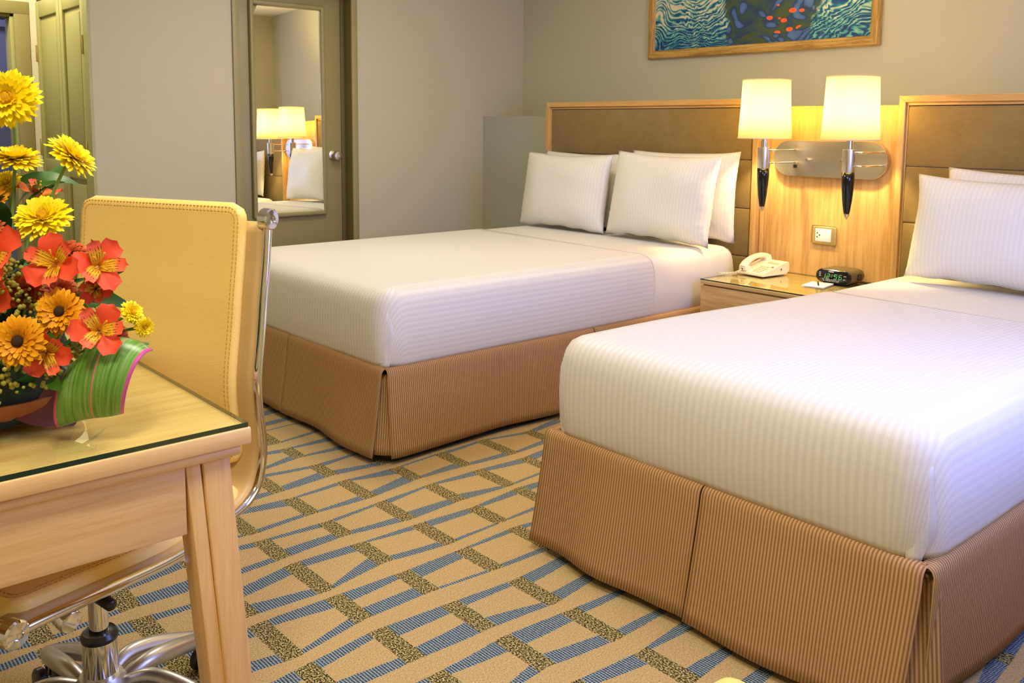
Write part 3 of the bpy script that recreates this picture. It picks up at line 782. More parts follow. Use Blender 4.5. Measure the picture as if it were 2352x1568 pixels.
def glass_top(name, x0, x1, y0, y1, z0, z1, parent):
    bm = bmesh.new(); box(bm, x0, x1, y0, y1, z0, z1)
    for f in bm.faces:
        f.normal_update(); f.material_index = 0 if abs(f.normal.z) > 0.5 else 1
    return bmo(name, bm, [GLASS, GEDGE], parent)
glass_top('glass_top', nx0, nx1, ny0, ny1, 0.5155, 0.5215, ns)
NZ = 0.522

# ---------------------------------------------------------------- double wall lamp
wl = empty('wall_lamp', (-0.345, 0.038, 1.103), label='double wall lamp with two lit drum shades on an oval steel plate', cat='wall lamp')
bm = bmesh.new()
hw_, hr = 0.300, 0.087
out = []
for k in range(17): a = -PI/2+PI*k/16; out.append((hw_-hr+hr*math.cos(a), hr*math.sin(a)))
for k in range(17): a = PI/2+PI*k/16; out.append((-hw_+hr+hr*math.cos(a), hr*math.sin(a)))
f = [bm.verts.new((x, -0.030, z)) for x, z in out]; m_ = [bm.verts.new((x*1.006, -0.026, z*1.02)) for x, z in out]; b = [bm.verts.new((x*1.006, 0.0, z*1.02)) for x, z in out]
bm.faces.new(f); n_ = len(out)
for k in range(n_):
    bm.faces.new((f[k], f[(k+1) % n_], m_[(k+1) % n_], m_[k])); bm.faces.new((m_[k], m_[(k+1) % n_], b[(k+1) % n_], b[k]))
bm.faces.new(b[::-1])
bmo('mounting_plate', bm, STEEL, wl)
def disc(name, x, z, r, d, m, parent, y=-0.030):
    bm = bmesh.new(); lathe(bm, [(0, 0), (r, 0), (r, d*0.8), (r*0.85, d), (0, d)], 16, Matrix.Translation((x, y, z)) @ Matrix.Rotation(PI/2, 4, 'X')); return bmo(name, bm, m, parent, True, 0.6)
disc('switch_knob', -0.100, -0.005, 0.009, 0.024, CHROME, wl); disc('switch_knob', 0.082, -0.005, 0.009, 0.024, CHROME, wl)
boxo('rocker_switch', (-0.186, -0.166, -0.034, -0.029, -0.048, -0.030), BLACK, wl, 0.002)
for k, (lx, ly, lz) in enumerate([(-0.590, -0.165, 0.0), (-0.130, -0.185, 0.0)]):
    ox, oy = lx+0.345, ly-0.038
    # fixture body
    bm = bmesh.new(); lathe(bm, [(0.0, -0.048), (0.0290, -0.048), (0.0300, -0.044), (0.0305, 0.050), (0.030, 0.055), (0.0, 0.055)], 28)
    o = bmo('lamp_body', bm, STEEL, wl, True, 0.7); o.location = (ox, oy, lz)
    bm = bmesh.new(); lathe(bm, [(0.0, 0.055), (0.014, 0.055), (0.014, 0.108), (0, 0.108)], 20); c = bmo('socket_tube', bm, CHROME, o, True, 0.7)
    bm = bmesh.new(); lathe(bm, [(0.0292, -0.048), (0.0288, -0.085), (0.0262, -0.130), (0.0215, -0.180), (0.0150, -0.225), (0.0125, -0.238)], 28)
    c = bmo('black_cone', bm, BLACKG, o, True)
    bm = bmesh.new(); lathe(bm, [(0.0125, -0.238), (0.0118, -0.246), (0.0, -0.266)], 20); c = bmo('tip', bm, STEEL, o, True, 0.6)
    for dz in (0.042, -0.020):
        bm = bmesh.new()
        pts = smooth_curve([(ox+0.028, oy, lz+dz), (ox+0.046, oy+0.002, lz+dz), (ox+0.058, oy+0.014, lz+dz), (ox+0.062, oy+0.05, lz+dz), (ox+0.066, -0.030, lz+dz)], 6)
        tube(bm, pts, 0.0042, 10); bmo('arm', bm, CHROME, wl, True)
    # shade: thin open drum, slightly conical
    bm = bmesh.new(); lathe(bm, [(0.128, 0.100), (0.120, 0.240), (0.1135, 0.382)], 48, cap=False)
    sh = bmo('shade', bm, SHADE, wl, True); sh.location = (ox, oy, lz)
    md = sh.modifiers.new('thickness', 'SOLIDIFY'); md.thickness = 0.0015
    for (r0, z0) in ((0.1285, 0.0985), (0.1140, 0.3805)):
        bm = bmesh.new(); tube(bm, [(r0*math.cos(2*PI*q/40), r0*math.sin(2*PI*q/40), z0) for q in range(40)], 0.0026, 8, closed=True)
        c = bmo('shade_trim', bm, TRIMW, sh, True)
    bm = bmesh.new()
    for q in range(3):
        a = q*2*PI/3+0.3; tube(bm, [(0.008*math.cos(a), 0.008*math.sin(a), 0.12), (0.126*math.cos(a), 0.126*math.sin(a), 0.104)], 0.0015, 6)
    c = bmo('shade_spider', bm, CHROME, sh, True)
    bm = bmesh.new(); lathe(bm, [(0, 0.11), (0.012, 0.115), (0.022, 0.15), (0.029, 0.19), (0.026, 0.22), (0.012, 0.24), (0, 0.243)], 20)
    c = bmo('bulb', bm, BULB, sh, True)
    l = bpy.data.lights.new('lamp_glow', 'POINT'); l.energy = 64.0; l.color = (1.0, 0.76, 0.34); l.shadow_soft_size = 0.035
    lo = bpy.data.objects.new('lamp_glow', l); COL.objects.link(lo); lo.parent = sh; lo.location = (0, 0, 0.27); lo['kind'] = 'helper'

# wall outlet
so = empty('wall_outlet', (-0.3595, 0.038, 0.729), label='champagne wall outlet plate with a white three-hole socket', cat='outlet')
bm = bmesh.new(); box(bm, -0.066, 0.066, -0.010, 0.0, -0.047, 0.047, 0.009, 3); bmo('cover_plate', bm, BRASSY, so, True, 0.7)
boxo('socket_module', (-0.044, 0.040, -0.014, -0.006, -0.032, 0.032), WHITEP, so, 0.003)
for (x, z) in ((-0.032, 0.010), (-0.032, -0.010), (-0.020, 0.0)):
    boxo('socket_hole', (x-0.0032, x+0.0032, -0.0146, -0.0136, z-0.0032, z+0.0032), BLACK, so, 0)

# ---------------------------------------------------------------- telephone
ph = empty('telephone', (-0.590, -0.125, NZ), -0.10, label='cream corded desk telephone with handset on the nightstand', cat='telephone')
bm = bmesh.new()
pr = [(-0.105, 0.004), (-0.105, 0.016), (-0.098, 0.020), (0.060, 0.062), (0.085, 0.066), (0.098, 0.062), (0.098, 0.020), (0.080, 0.004)]
L = [[bm.verts.new((x, y, z)) for (y, z) in pr] for x in (-0.080, 0.080)]
n_ = len(pr)
for k in range(n_): bm.faces.new((L[0][k], L[0][(k+1) % n_], L[1][(k+1) % n_], L[1][k]))
bm.faces.new(L[0]); bm.faces.new(L[1])
bmesh.ops.bevel(bm, geom=bm.edges[:], offset=0.003, segments=2, affect='EDGES')
bmo('base', bm, CREAMP, ph, True, 0.7)
boxo('foot', (-0.06, 0.06, 0.05, 0.085, 0.0, 0.022), CREAMP, ph, 0.002)
sl = math.atan2(0.042, 0.158)
Ms = Matrix.Translation((0, 0, 0.0205)) @ Matrix.Translation((0, -0.098, 0)) @ Matrix.Rotation(sl, 4, 'X')
for r in range(4):
    for c in range(3):
        bm = bmesh.new(); box(bm, -0.002+c*0.020, 0.012+c*0.020, 0.018+r*0.019, 0.030+r*0.019, 0.0, 0.0035, 0.001, 1, mtx=Ms); bmo('key', bm, KEYS, ph)
bm = bmesh.new(); box(bm, 0.0, 0.052, 0.006, 0.012, 0.0, 0.002, mtx=Ms); bmo('label_strip', bm, KEYS, ph)
bm = bmesh.new(); box(bm, 0.061, 0.072, 0.080, 0.090, 0.0, 0.004, 0.001, 1, mtx=Ms); bmo('message_button', bm, REDB, ph)
bm = bmesh.new(); box(bm, -0.002, 0.066, 0.128, 0.146, -0.001, 0.002, 0.001, 1, mtx=Ms); bmo('display', bm, LCD, ph)
boxo('side_port', (0.0795, 0.0812, 0.030, 0.036, 0.026, 0.036), BLACK, ph, 0)
# handset arching along the left side
hs = []
pts = smooth_curve([(-0.048, -0.098, 0.036), (-0.048, -0.080, 0.058), (-0.048, -0.040, 0.078), (-0.048, 0.010, 0.088), (-0.048, 0.055, 0.086), (-0.048, 0.082, 0.074)], 5)
bm = bmesh.new(); prev = None
for i, p in enumerate(pts):
    t = i/(len(pts)-1); wd = 0.023 - 0.006*math.sin(PI*t); hh = 0.017 - 0.006*math.sin(PI*t)
    q = pts[min(i+1, len(pts)-1)] - pts[max(i-1, 0)]; q.normalize(); up = Vector((1, 0, 0)).cross(q)
    if up.z < 0: up = -up
    ring = [bm.verts.new(p + Vector((math.copysign(abs(math.cos(a))**0.6, math.cos(a))*wd, 0, 0)) + up*math.copysign(abs(math.sin(a))**0.6, math.sin(a))*hh) for a in [2*PI*k/16 for k in range(16)]]
    if prev:
        for k in range(16): bm.faces.new((prev[k], prev[(k+1) % 16], ring[(k+1) % 16], ring[k]))
    else: bm.faces.new(ring)
    prev = ring
bm.faces.new(prev[::-1])
box(bm, -0.071, -0.025, -0.108, -0.066, 0.020, 0.044, 0.006, 3); box(bm, -0.071, -0.025, 0.054, 0.094, 0.052, 0.080, 0.006, 3)
hd = bmo('handset', bm, CREAMP, ph, True, 0.8)
boxo('cord_jack', (-0.052, -0.044, -0.1105, -0.107, 0.026, 0.034), BLACK, hd, 0)
# coiled cord lying on the table
path = smooth_curve([(-0.048, -0.110, 0.030), (-0.052, -0.135, 0.016), (-0.066, -0.165, 0.009), (-0.085, -0.200, 0.0085), (-0.096, -0.228, 0.0085)], 14)
bm = bmesh.new(); pts = []
acc = 0.0; 
for i in range(len(path)-1):
    a, b = path[i], path[i+1]; d = (b-a); L_ = d.length; dn = d.normalized(); sx = dn.cross(Vector((0, 0, 1))).normalized(); sy = sx.cross(dn)
    ns_ = 8
    for k in range(ns_):
        s = acc + L_*k/ns_; ang = s/0.0058*2*PI*0.8; rr = 0.0058*min(1, s/0.03)
        pts.append(a+d*k/ns_ + sx*math.cos(ang)*rr + sy*math.sin(ang)*rr)
    acc += L_
tube(bm, pts, 0.0020, 5); bmo('coiled_cord', bm, CREAMP, ph, True)

# ---------------------------------------------------------------- clock radio
ck = empty('clock_radio', (-0.215, -0.055, NZ), 0.06, label='black oval clock radio with green digits 12:56 on the nightstand', cat='clock')
def ovalprof(w, h, n=40, p=0.0):
    o = []; r = h/2
    for k in range(n//2+1): a = -PI/2+PI*k/(n//2); o.append((w/2-r+r*math.cos(a), h/2+r*math.sin(a)))
    for k in range(n//2+1): a = PI/2+PI*k/(n//2); o.append((-w/2+r+r*math.cos(a), h/2+r*math.sin(a)))
    return o
def ovalloft(name, secs, m, parent, cap=True):
    bm = bmesh.new(); rings = []
    for (y, w_, h_, z_) in secs: rings.append([bm.verts.new((x, y, z+z_)) for x, z in ovalprof(w_, h_)])
    for A, B in zip(rings, rings[1:]):
        n = len(A)
        for k in range(n): bm.faces.new((A[k], A[(k+1) % n], B[(k+1) % n], B[k]))
    bm.faces.new(rings[0]); bm.faces.new(rings[-1])
    return bmo(name, bm, m, parent, True, 0.6)
ovalloft('case', [(-0.070, 0.176, 0.062, 0.006), (-0.060, 0.180, 0.066, 0.004), (0.060, 0.178, 0.064, 0.004), (0.074, 0.160, 0.050, 0.010)], DKGREY, ck)
fc = ovalloft('front_face', [(-0.0745, 0.164, 0.056, 0.009), (-0.0715, 0.174, 0.061, 0.0065), (-0.068, 0.174, 0.061, 0.0065)], BLACKG, ck)
boxo('foot_pad', (-0.06, 0.06, -0.055, 0.055, 0.0, 0.007), BLACK, ck, 0.001)
SEG = {'1': 'bc', '2': 'abged', '5': 'afgcd', '6': 'afgedc'}
def seg_boxes(bm, ch, x0, z0, w_, h_, t_, y, sl=0.18):
    P = {'a': (0, 1, h_-t_, h_, 'h'), 'g': (0, 1, h_/2-t_/2, h_/2+t_/2, 'h'), 'd': (0, 1, 0, t_, 'h'), 'f': (0, 0, h_/2, h_, 'v'), 'b': (1, 1, h_/2, h_, 'v'), 'e': (0, 0, 0, h_/2, 'v'), 'c': (1, 1, 0, h_/2, 'v')}
    for s in SEG[ch]:
        a, b, c, d, k = P[s]
        if k == 'h': dims = (x0+t_*0.7, x0+w_-t_*0.7, c, d)
        elif a == 0: dims = (x0, x0+t_, c+t_*0.35, d-t_*0.35)
        else: dims = (x0+w_-t_, x0+w_, c+t_*0.35, d-t_*0.35)
        vs = box(bm, dims[0], dims[1], y-0.0008, y, z0+dims[2], z0+dims[3])
        for v in vs: v.co.x += (v.co.z-z0)*sl
for ch, x in (('1', -0.055), ('2', -0.034), ('5', 0.002), ('6', 0.026)):
    bm = bmesh.new(); seg_boxes(bm, ch, x, 0.026, 0.014, 0.022, 0.0019, -0.0746); bmo('digit', bm, DIGIT, fc)
bm = bmesh.new()
for z in (0.032, 0.043): box(bm, -0.0105+(z-0.026)*0.18, -0.0075+(z-0.026)*0.18, -0.0754, -0.0746, z, z+0.003)
bmo('colon', bm, DIGIT, fc)
bm = bmesh.new()
box(bm, -0.024, 0.002, -0.0752, -0.0746, 0.0565, 0.0605)
for z in (0.050, 0.042, 0.034): box(bm, -0.070, -0.062, -0.0752, -0.0746, z, z+0.0032)
for z, xs in ((0.0195, (-0.052, -0.038, -0.030, -0.021, -0.010, 0.000, 0.010, 0.024)), (0.0135, (-0.050, -0.036, -0.028, -0.018, -0.006, 0.004, 0.014, 0.022))):
    for x in xs: box(bm, x, x+0.0062, -0.0752, -0.0746, z, z+0.0022)
box(bm, 0.052, 0.064, -0.0752, -0.0746, 0.042, 0.0445); box(bm, 0.050, 0.058, -0.0752, -0.0746, 0.026, 0.0285)
bmo('printed_marks', bm, PRINT, fc)
bm = bmesh.new(); box(bm, 0.0875, 0.0905, -0.010, 0.026, 0.022, 0.050, 0.004, 2); bmo('side_dial', bm, BLACK, ck, True)
bm = bmesh.new(); tube(bm, smooth_curve([(0.03, 0.070, 0.008), (0.06, 0.085, 0.003), (0.11, 0.080, 0.003), (0.16, 0.070, 0.003)], 6), 0.002, 6); bmo('power_cable', bm, BLACK, ck, True)

# notepad and pen
npd = empty('notepad', (-0.245, -0.205, NZ), 0.18, label='small white notepad lying in front of the clock radio', cat='notepad')
boxo('paper_stack', (-0.052, 0.052, -0.068, 0.068, 0.0, 0.004), PAPER, npd, 0.0005)
boxo('printed_heading', (-0.030, 0.020, 0.050, 0.056, 0.0039, 0.0043), PAPERK, npd, 0)
pn = empty('pen', (-0.243, -0.205, NZ+0.009), 0.55, label='short dark pen lying across the white notepad', cat='pen')
bm = bmesh.new(); tube(bm, [(0, -0.052, 0), (0, -0.044, 0), (0, 0.030, 0), (0, 0.040, 0)], [0.0012, 0.004, 0.0045, 0.0042], 10); bmo('barrel', bm, BLACK, pn, True)
bm = bmesh.new(); box(bm, -0.0012, 0.0012, 0.000, 0.038, 0.004, 0.0062, 0.0005, 1); bmo('clip', bm, CHROME, pn)

# ---------------------------------------------------------------- desk
dk = empty('desk', (0.0, -3.74, 0), label='light wood desk with glass top in the left foreground', cat='desk')
TX0, TX1, TY0, TY1 = -0.66, 0.586, -0.42, 0.318
boxo('table_top', (TX0, TX1+0.004, TY0, TY1, 0.724, 0.752), DESKY, dk, 0.003)
boxo('edge_moulding', (TX0+0.006, TX1-0.004, TY0+0.006, TY1-0.012, 0.704, 0.7245), DESKY, dk, 0.009, 3)
glass_top('glass_top', TX0+0.004, TX1, TY0+0.004, TY1-0.004, 0.7525, 0.7605, dk)
def leg(x0, x1, y0, y1, splx, sply):
    bm = bmesh.new(); box(bm, x0, x1, y0, y1, 0, 0.705, 0.003, 2)
    for v in bm.verts:
        t = 1-v.co.z/0.705; v.co.x += splx*t; v.co.y += sply*t
    return bmo('leg', bm, DESKZ, dk, True, 0.6)
def legpair(sx, sy):
    xo = TX1-0.016 if sx > 0 else TX0+0.016; yo = TY1-0.030 if sy > 0 else TY0+0.030
    xi = xo-sx*0.060; yi = yo-sy*0.046
    o = leg(min(xo, xi), max(xo, xi), min(yo, yi), max(yo, yi), 0.006, sy*0.050)
    bm = bmesh.new(); y2 = yi-sy*0.003; y3 = y2-sy*0.024; xo2 = xo-sx*0.004
    box(bm, min(xo2, xi), max(xo2, xi), min(y2, y3), max(y2, y3), 0, 0.705, 0.002, 2)
    for v in bm.verts: v.co.y += sy*0.056*(1-v.co.z/0.705)
    bmo('inner_stile', bm, DESKZ, o, True, 0.6)
for sx in (1, -1):
    for sy in (1, -1): legpair(sx, sy)
boxo('side_apron', (TX1-0.040, TX1-0.020, TY0+0.104, TY1-0.1035, 0.588, 0.7045), DESKY, dk, 0.002)
boxo('side_apron', (TX0+0.020, TX0+0.040, TY0+0.104, TY1-0.1035, 0.588, 0.7045), DESKY, dk, 0.002)
boxo('back_apron', (TX0+0.078, TX1-0.078, TY0+0.040, TY0+0.058, 0.588, 0.7045), DESKX, dk, 0.002)

# ---------------------------------------------------------------- desk chair
CA = 0.44
ch = empty('desk_chair', (0.286-0.23*math.cos(CA), -3.27-0.23*math.sin(CA), 0), CA, label='cream leather desk chair with chrome frame behind the desk', cat='chair')
# local: +x along the back towards its right rail, -y is forward (towards the desk)
rail = [(-0.040, 1.061), (-0.031, 0.976), (-0.020, 0.906), (-0.011, 0.836), (0.000, 0.768), (0.004, 0.725), (0.001, 0.673), (-0.006, 0.620), (-0.006, 0.575), (0.010, 0.525), (0.040, 0.500), (0.080, 0.489), (0.19, 0.473), (0.276, 0.472), (0.425, 0.487), (0.514, 0.496), (0.566, 0.499)]
cur = smooth_curve([(0, -v, z) for v, z in rail], 5)
HWD = 0.238
for s in (1, -1):
    bm = bmesh.new(); tube(bm, [(s*HWD, p.y, p.z) for p in cur], 0.0095, 14)
    r_o = bmo('side_rail', bm, CHROME, ch, True)
    for e in (0, -1):
        p = cur[e]
        bm = bmesh.new(); lathe(bm, [(0, -0.012), (0.019, -0.012), (0.022, -0.009), (0.022, 0.009), (0.019, 0.012), (0.009, 0.0125), (0.0085, 0.009), (0, 0.009)], 28, Matrix.Translation((s*HWD, p.y, p.z)) @ Matrix.Rotation(s*PI/2, 4, 'Y'))
        bmo('end_bolt', bm, CHROME, r_o, True, 0.7)
    
for yz in (cur[1], cur[-2], cur[60]):
    bm = bmesh.new(); tube(bm, [(-HWD, yz.y, yz.z), (HWD, yz.y, yz.z)], 0.008, 12); bmo('cross_bar', bm, CHROME, ch, True)
# arc-length frames along the sling
def frames(cur):
    out = []; acc = 0
    for i, p in enumerate(cur):
        if i: acc += (p-cur[i-1]).length
        a = cur[max(i-1, 0)]; b = cur[min(i+1, len(cur)-1)]; d = (b-a).normalized(); n = Vector((0, d.z, -d.y))   # normal towards the sitter
        out.append((acc, p, n))
    return out
FR = frames(cur)
def at_len(s):
    for (s0, p0, n0), (s1, p1, n1) in zip(FR, FR[1:]):
        if s0 <= s <= s1:
            t = (s-s0)/max(1e-9, s1-s0); return p0.lerp(p1, t), n0.lerp(n1, t).normalized()
    return (FR[0][1]+Vector((0, 0.1, 1)).normalized()*(-s), FR[0][2]) if s < 0 else (FR[-1][1], FR[-1][2])
# check the direction of the sitter side: back normal must point to -y
SG = 1 if FR[10][2].y < 0 else -1
def sling(name, s0, s1, hw, off, thick, m, rad=0.0, parent=ch, xo=0.0):
    """padded sheet following the rails between arc lengths s0..s1 with rounded corners"""
    bm = bmesh.new(); NS = max(6, int((s1-s0)/0.012)); NX = 20
    fr, bk = [], []
    for i in range(NS+1):
        s = s0+(s1-s0)*i/NS; p, n = at_len(s); n = n*SG
        de = min(s-s0, s1-s)
        inw = rad - math.sqrt(max(0, rad*rad-(rad-de)**2)) if (rad and de < rad) else 0
        w_ = hw-inw; A, B = [], []
        edge_t = min(1, de/0.012)
        for j in range(NX+1):
            u = math.sin((-1+2*j/NX)*PI/2*0.999) ; x = u*w_
            ed = min(1, (w_-abs(x))/0.012) ; puff = math.sqrt(max(0, 1-(1-ed)**2))*math.sqrt(max(0, 1-(1-edge_t)**2))
            A.append(bm.verts.new(Vector((x+xo, 0, 0)) + Vector((0, p.y, p.z)) + n*(off+thick*(0.25+0.75*puff))))
            B.append(bm.verts.new(Vector((x+xo, 0, 0)) + Vector((0, p.y, p.z)) + n*off))
        fr.append(A); bk.append(B)
    for i in range(NS):
        for j in range(NX):
            bm.faces.new((fr[i][j], fr[i][j+1], fr[i+1][j+1], fr[i+1][j])); bm.faces.new((bk[i][j], bk[i+1][j], bk[i+1][j+1], bk[i][j+1]))
        bm.faces.new((fr[i][0], fr[i+1][0], bk[i+1][0], bk[i][0])); bm.faces.new((fr[i][NX], bk[i][NX], bk[i+1][NX], fr[i+1][NX]))
    for e in (0, NS):
        for j in range(NX): bm.faces.new((fr[e][j], bk[e][j], bk[e][j+1], fr[e][j+1]))
    return bmo(name, bm, m, parent, True, 0.9)
LT = FR[-1][0]
# flange sheet that wraps to the rails
sling('sling_sheet', 0.006, LT-0.01, HWD-0.004, -0.004, 0.0175, LEATHB, 0.0)
bp_ = sling('backrest_pad', -0.030, 0.515, 0.224, 0.014, 0.016, LEATH, 0.036, ch, -0.026)
sp_ = sling('seat_pad', 0.560, LT-0.015, HWD-0.018, 0.003, 0.030, LEATH, 0.034)
def stitches(s0, s1, hw, off, inset, rad, parent, xo=0.0):
    bm = bmesh.new()
    path = []
    w_ = hw-inset; a, b = s0+inset, s1-inset; rr = max(0.006, rad-inset)
    corners = [(-w_, a, w_, b)]
    def seg(p, q):
        L_ = math.hypot(q[0]-p[0], q[1]-p[1]); n = max(1, int(L_/0.009))
        for k in range(n): path.append(((p[0]+(q[0]-p[0])*(k+0.15)/n, p[1]+(q[1]-p[1])*(k+0.15)/n), (p[0]+(q[0]-p[0])*(k+0.75)/n, p[1]+(q[1]-p[1])*(k+0.75)/n)))
    def arc(cx, cy, a0):
        n = 5; pp = [(cx+rr*math.cos(a0+PI/2*k/n), cy+rr*math.sin(a0+PI/2*k/n)) for k in range(n+1)]
        for u, v in zip(pp, pp[1:]): seg(u, v)
    seg((-w_+rr, a), (w_-rr, a)); arc(w_-rr, a+rr, -PI/2); seg((w_, a+rr), (w_, b-rr)); arc(w_-rr, b-rr, 0); seg((w_-rr, b), (-w_+rr, b)); arc(-w_+rr, b-rr, PI/2); seg((-w_, b-rr), (-w_, a+rr)); arc(-w_+rr, a+rr, PI)
    for (p, q) in path:
        pts = []
        for (x, s) in (p, q):
            c, n = at_len(s); n = n*SG; pts.append(Vector((x+xo, c.y, c.z)) + n*off)
        tube(bm, pts, 0.0011, 4)
    return bmo('stitching', bm, STITCH, parent, kind='stuff')
for ins in (0.013, 0.022):
    stitches(-0.030, 0.515, 0.224, 0.0302, ins-0.003, 0.036, bp_, -0.026)
    stitches(0.560, LT-0.015, HWD-0.018, 0.0332, ins, 0.034, sp_)
# mechanism, column and star base
bx, by = 0.085, -0.155
w2l = lambda X, Y: ((X-ch.location.x)*math.cos(CA)+(Y-ch.location.y)*math.sin(CA), -(X-ch.location.x)*math.sin(CA)+(Y-ch.location.y)*math.cos(CA))
bx, by = w2l(0.152, -3.55)
boxo('tilt_mechanism', (bx-0.07, bx+0.07, by-0.11, by+0.06, 0.395, 0.450), BLACK, ch, 0.01, 3)
bm = bmesh.new(); lathe(bm, [(0.0, 0.22), (0.0185, 0.22), (0.0185, 0.40), (0, 0.40)], 24); o = bmo('gas_piston', bm, CHROME, ch, True, 0.7); o.location = (bx, by, 0)
bm = bmesh.new(); lathe(bm, [(0.0, 0.232), (0.034, 0.232), (0.036, 0.240), (0.031, 0.249), (0.022, 0.246), (0, 0.246)], 28); o = bmo('piston_collar', bm, BLACK, ch, True, 0.7); o.location = (bx, by, 0)
bm = bmesh.new(); lathe(bm, [(0.0, 0.155), (0.0325, 0.155), (0.0335, 0.165), (0.0325, 0.232), (0, 0.232)], 32); o = bmo('column_sleeve', bm, CHROME, ch, True, 0.7); o.location = (bx, by, 0)
bm = bmesh.new(); lathe(bm, [(0.0, 0.085), (0.045, 0.085), (0.052, 0.10), (0.050, 0.14), (0.040, 0.158), (0, 0.160)], 32); o = bmo('base_hub', bm, ALU, ch, True, 0.7); o.location = (bx, by, 0)
def place_local(X, Y, Z): a, b = w2l(X, Y); return Vector((a, b, Z))
for k in range(5):
    ang = math.radians(114 + 72*k) - CA
    e = empty('star_leg', (bx, by, 0), ang); e.parent = ch
    # leg bar: tapered, arched, with an open slot (two ribs joining)
    bm = bmesh.new()
    for s in (-1, 1):
        tube(bm, smooth_curve([(0.03, s*0.018, 0.125), (0.09, s*0.028, 0.140), (0.16, s*0.024, 0.126), (0.24, s*0.010, 0.098), (0.285, 0, 0.082)], 5), [0.015+0.004*math.sin(PI*q/20) for q in range(21)], 12)
    o = bmo('leg_bar', bm, ALU, e, True)
    cs = []
    for s in (-1, 1):
        bm = bmesh.new(); lathe(bm, [(0.0, s*0.008), (0.022, s*0.008), (0.026, s*0.012), (0.026, s*0.024), (0.021, s*0.028), (0, s*0.029)], 24, Matrix.Translation((0.285, 0, 0.0265)) @ Matrix.Rotation(PI/2, 4, 'X')); bmo('caster_wheel', bm, BLACK, e, True, 0.6)
    bm = bmesh.new(); tube(bm, [(0.285, 0, 0.03), (0.285, 0, 0.085)], 0.0065, 10); bmo('caster_stem', bm, CHROME, e, True)
# height lever and tension knob
p0 = place_local(0.215, -3.49, 0.352); 
bm = bmesh.new(); q = place_local(0.245, -3.60, 0.352)
tube(bm, [Vector((bx+0.0, by-0.03, 0.400)), Vector((bx+0.02, by-0.045, 0.372)), Vector((bx+0.06, by-0.052, 0.357))], 0.0045, 8); bmo('height_lever', bm, CHROME, ch, True)
bm = bmesh.new(); tube(bm, [Vector((bx+0.030, by-0.048, 0.3625)), Vector((bx+0.034, by-0.0485, 0.362)), Vector((bx+0.100, by-0.056, 0.352)), Vector((bx+0.104, by-0.0565, 0.3515))], [0.008, 0.0115, 0.0115, 0.008], 16); bmo('lever_grip', bm, BLACK, ch, True)
bm = bmesh.new(); tube(bm, [Vector((bx-0.02, by-0.075, 0.400)), Vector((bx+0.0, by-0.105, 0.372)), Vector((bx+0.05, by-0.125, 0.360))], 0.017, 20); bmo('tension_shaft', bm, BLACK, ch, True, 0.8)
bm = bmesh.new(); tube(bm, [Vector((bx+0.042, by-0.1225, 0.3615)), Vector((bx+0.045, by-0.123, 0.361)), Vector((bx+0.082, by-0.132, 0.354)), Vector((bx+0.085, by-0.1325, 0.3535))], [0.019, 0.0215, 0.0215, 0.019], 24); bmo('tension_knob', bm, CHROME, ch, True, 0.8)

# ---------------------------------------------------------------- leather stool corner in front of the nearer bed
st = empty('footstool', (1.420, -3.150, 0), 0.04, label='cream stitched leather footstool, only its edge showing at the bottom', cat='footstool')
boxo('cushion', (-0.20, 0.20, -0.20, 0.20, 0.36, 0.445), LEATH, st, 0.035, 5)
for sx in (-1, 1):
    for sy in (-1, 1): boxo('leg', (sx*0.16-0.018, sx*0.16+0.018, sy*0.16-0.018, sy*0.16+0.018, 0.0, 0.362), HONEY, st, 0.003)

# ---------------------------------------------------------------- flowers
CAMD = Vector((0.746, -0.656, 0.114))
def axis_rot(axis, spin=0.0):
    return Vector((0, 0, 1)).rotation_difference(Vector(axis).normalized()).to_matrix().to_4x4() @ Matrix.Rotation(spin, 4, 'Z')
def petal(bm, uvl, ang, r0, r1, elev, w_, curl=0.3, M=Matrix(), tipw=0.35, cup=0.0, nseg=4, mi=0, twist=0.0, ruff=0.0):
    """one petal: strip of nseg*2 quads"""
    R = Matrix.Rotation(ang, 4, 'Z'); rows = []; L_ = r1-r0
    for i in range(nseg+1):
        t = i/nseg; e = elev - curl*t
        d = r0 + L_*t*math.cos(elev-curl*t*0.5); h = L_*t*math.sin(elev-curl*t*0.5)
        wd = w_*(0.35+0.65*math.sin(PI*min(1, t*0.62+0.12)))*(1 if t < 0.99 else tipw)
        row = []
        for j in (-1, 0, 1):
            p = Vector((d - (0.10*L_ if (t > 0.99 and j) else 0), j*wd/2, h + cup*abs(j)*w_*0.5 + ruff*math.sin(7*t+j*2+ang)*L_*0.08))
            v = bm.verts.new(M @ (R @ p)); row.append((v, ((j+1)/2, t)))
        rows.append(row)
    for A, B in zip(rows, rows[1:]):
        for j in range(2):
            f = bm.faces.new((A[j][0], A[j+1][0], B[j+1][0], B[j][0])); f.material_index = mi; f.smooth = True
            for l, (vv, uv) in zip(f.loops, (A[j], A[j+1], B[j+1], B[j])): l[uvl].uv = uv
def flower_head(name, m, rings, parent, M, seed=0, jit=0.12, **kw):
    rnd = random.Random(seed); bm = bmesh.new(); uvl = bm.loops.layers.uv.new('UVMap')
    for (n, r0, r1, elev, w_, curl) in rings:
        off = rnd.random()*6
        for k in range(n):
            petal(bm, uvl, off+2*PI*k/n+rnd.uniform(-jit, jit), r0, r1*rnd.uniform(0.9, 1.06), elev+rnd.uniform(-jit, jit), w_*rnd.uniform(0.85, 1.15), curl+rnd.uniform(-jit, jit), M, **kw)
    me = bpy.data.meshes.new(name); bm.to_mesh(me); bm.free()
    return link(name, me, m, parent)
BOWLC = Vector((0.265, -3.735, 0.80))
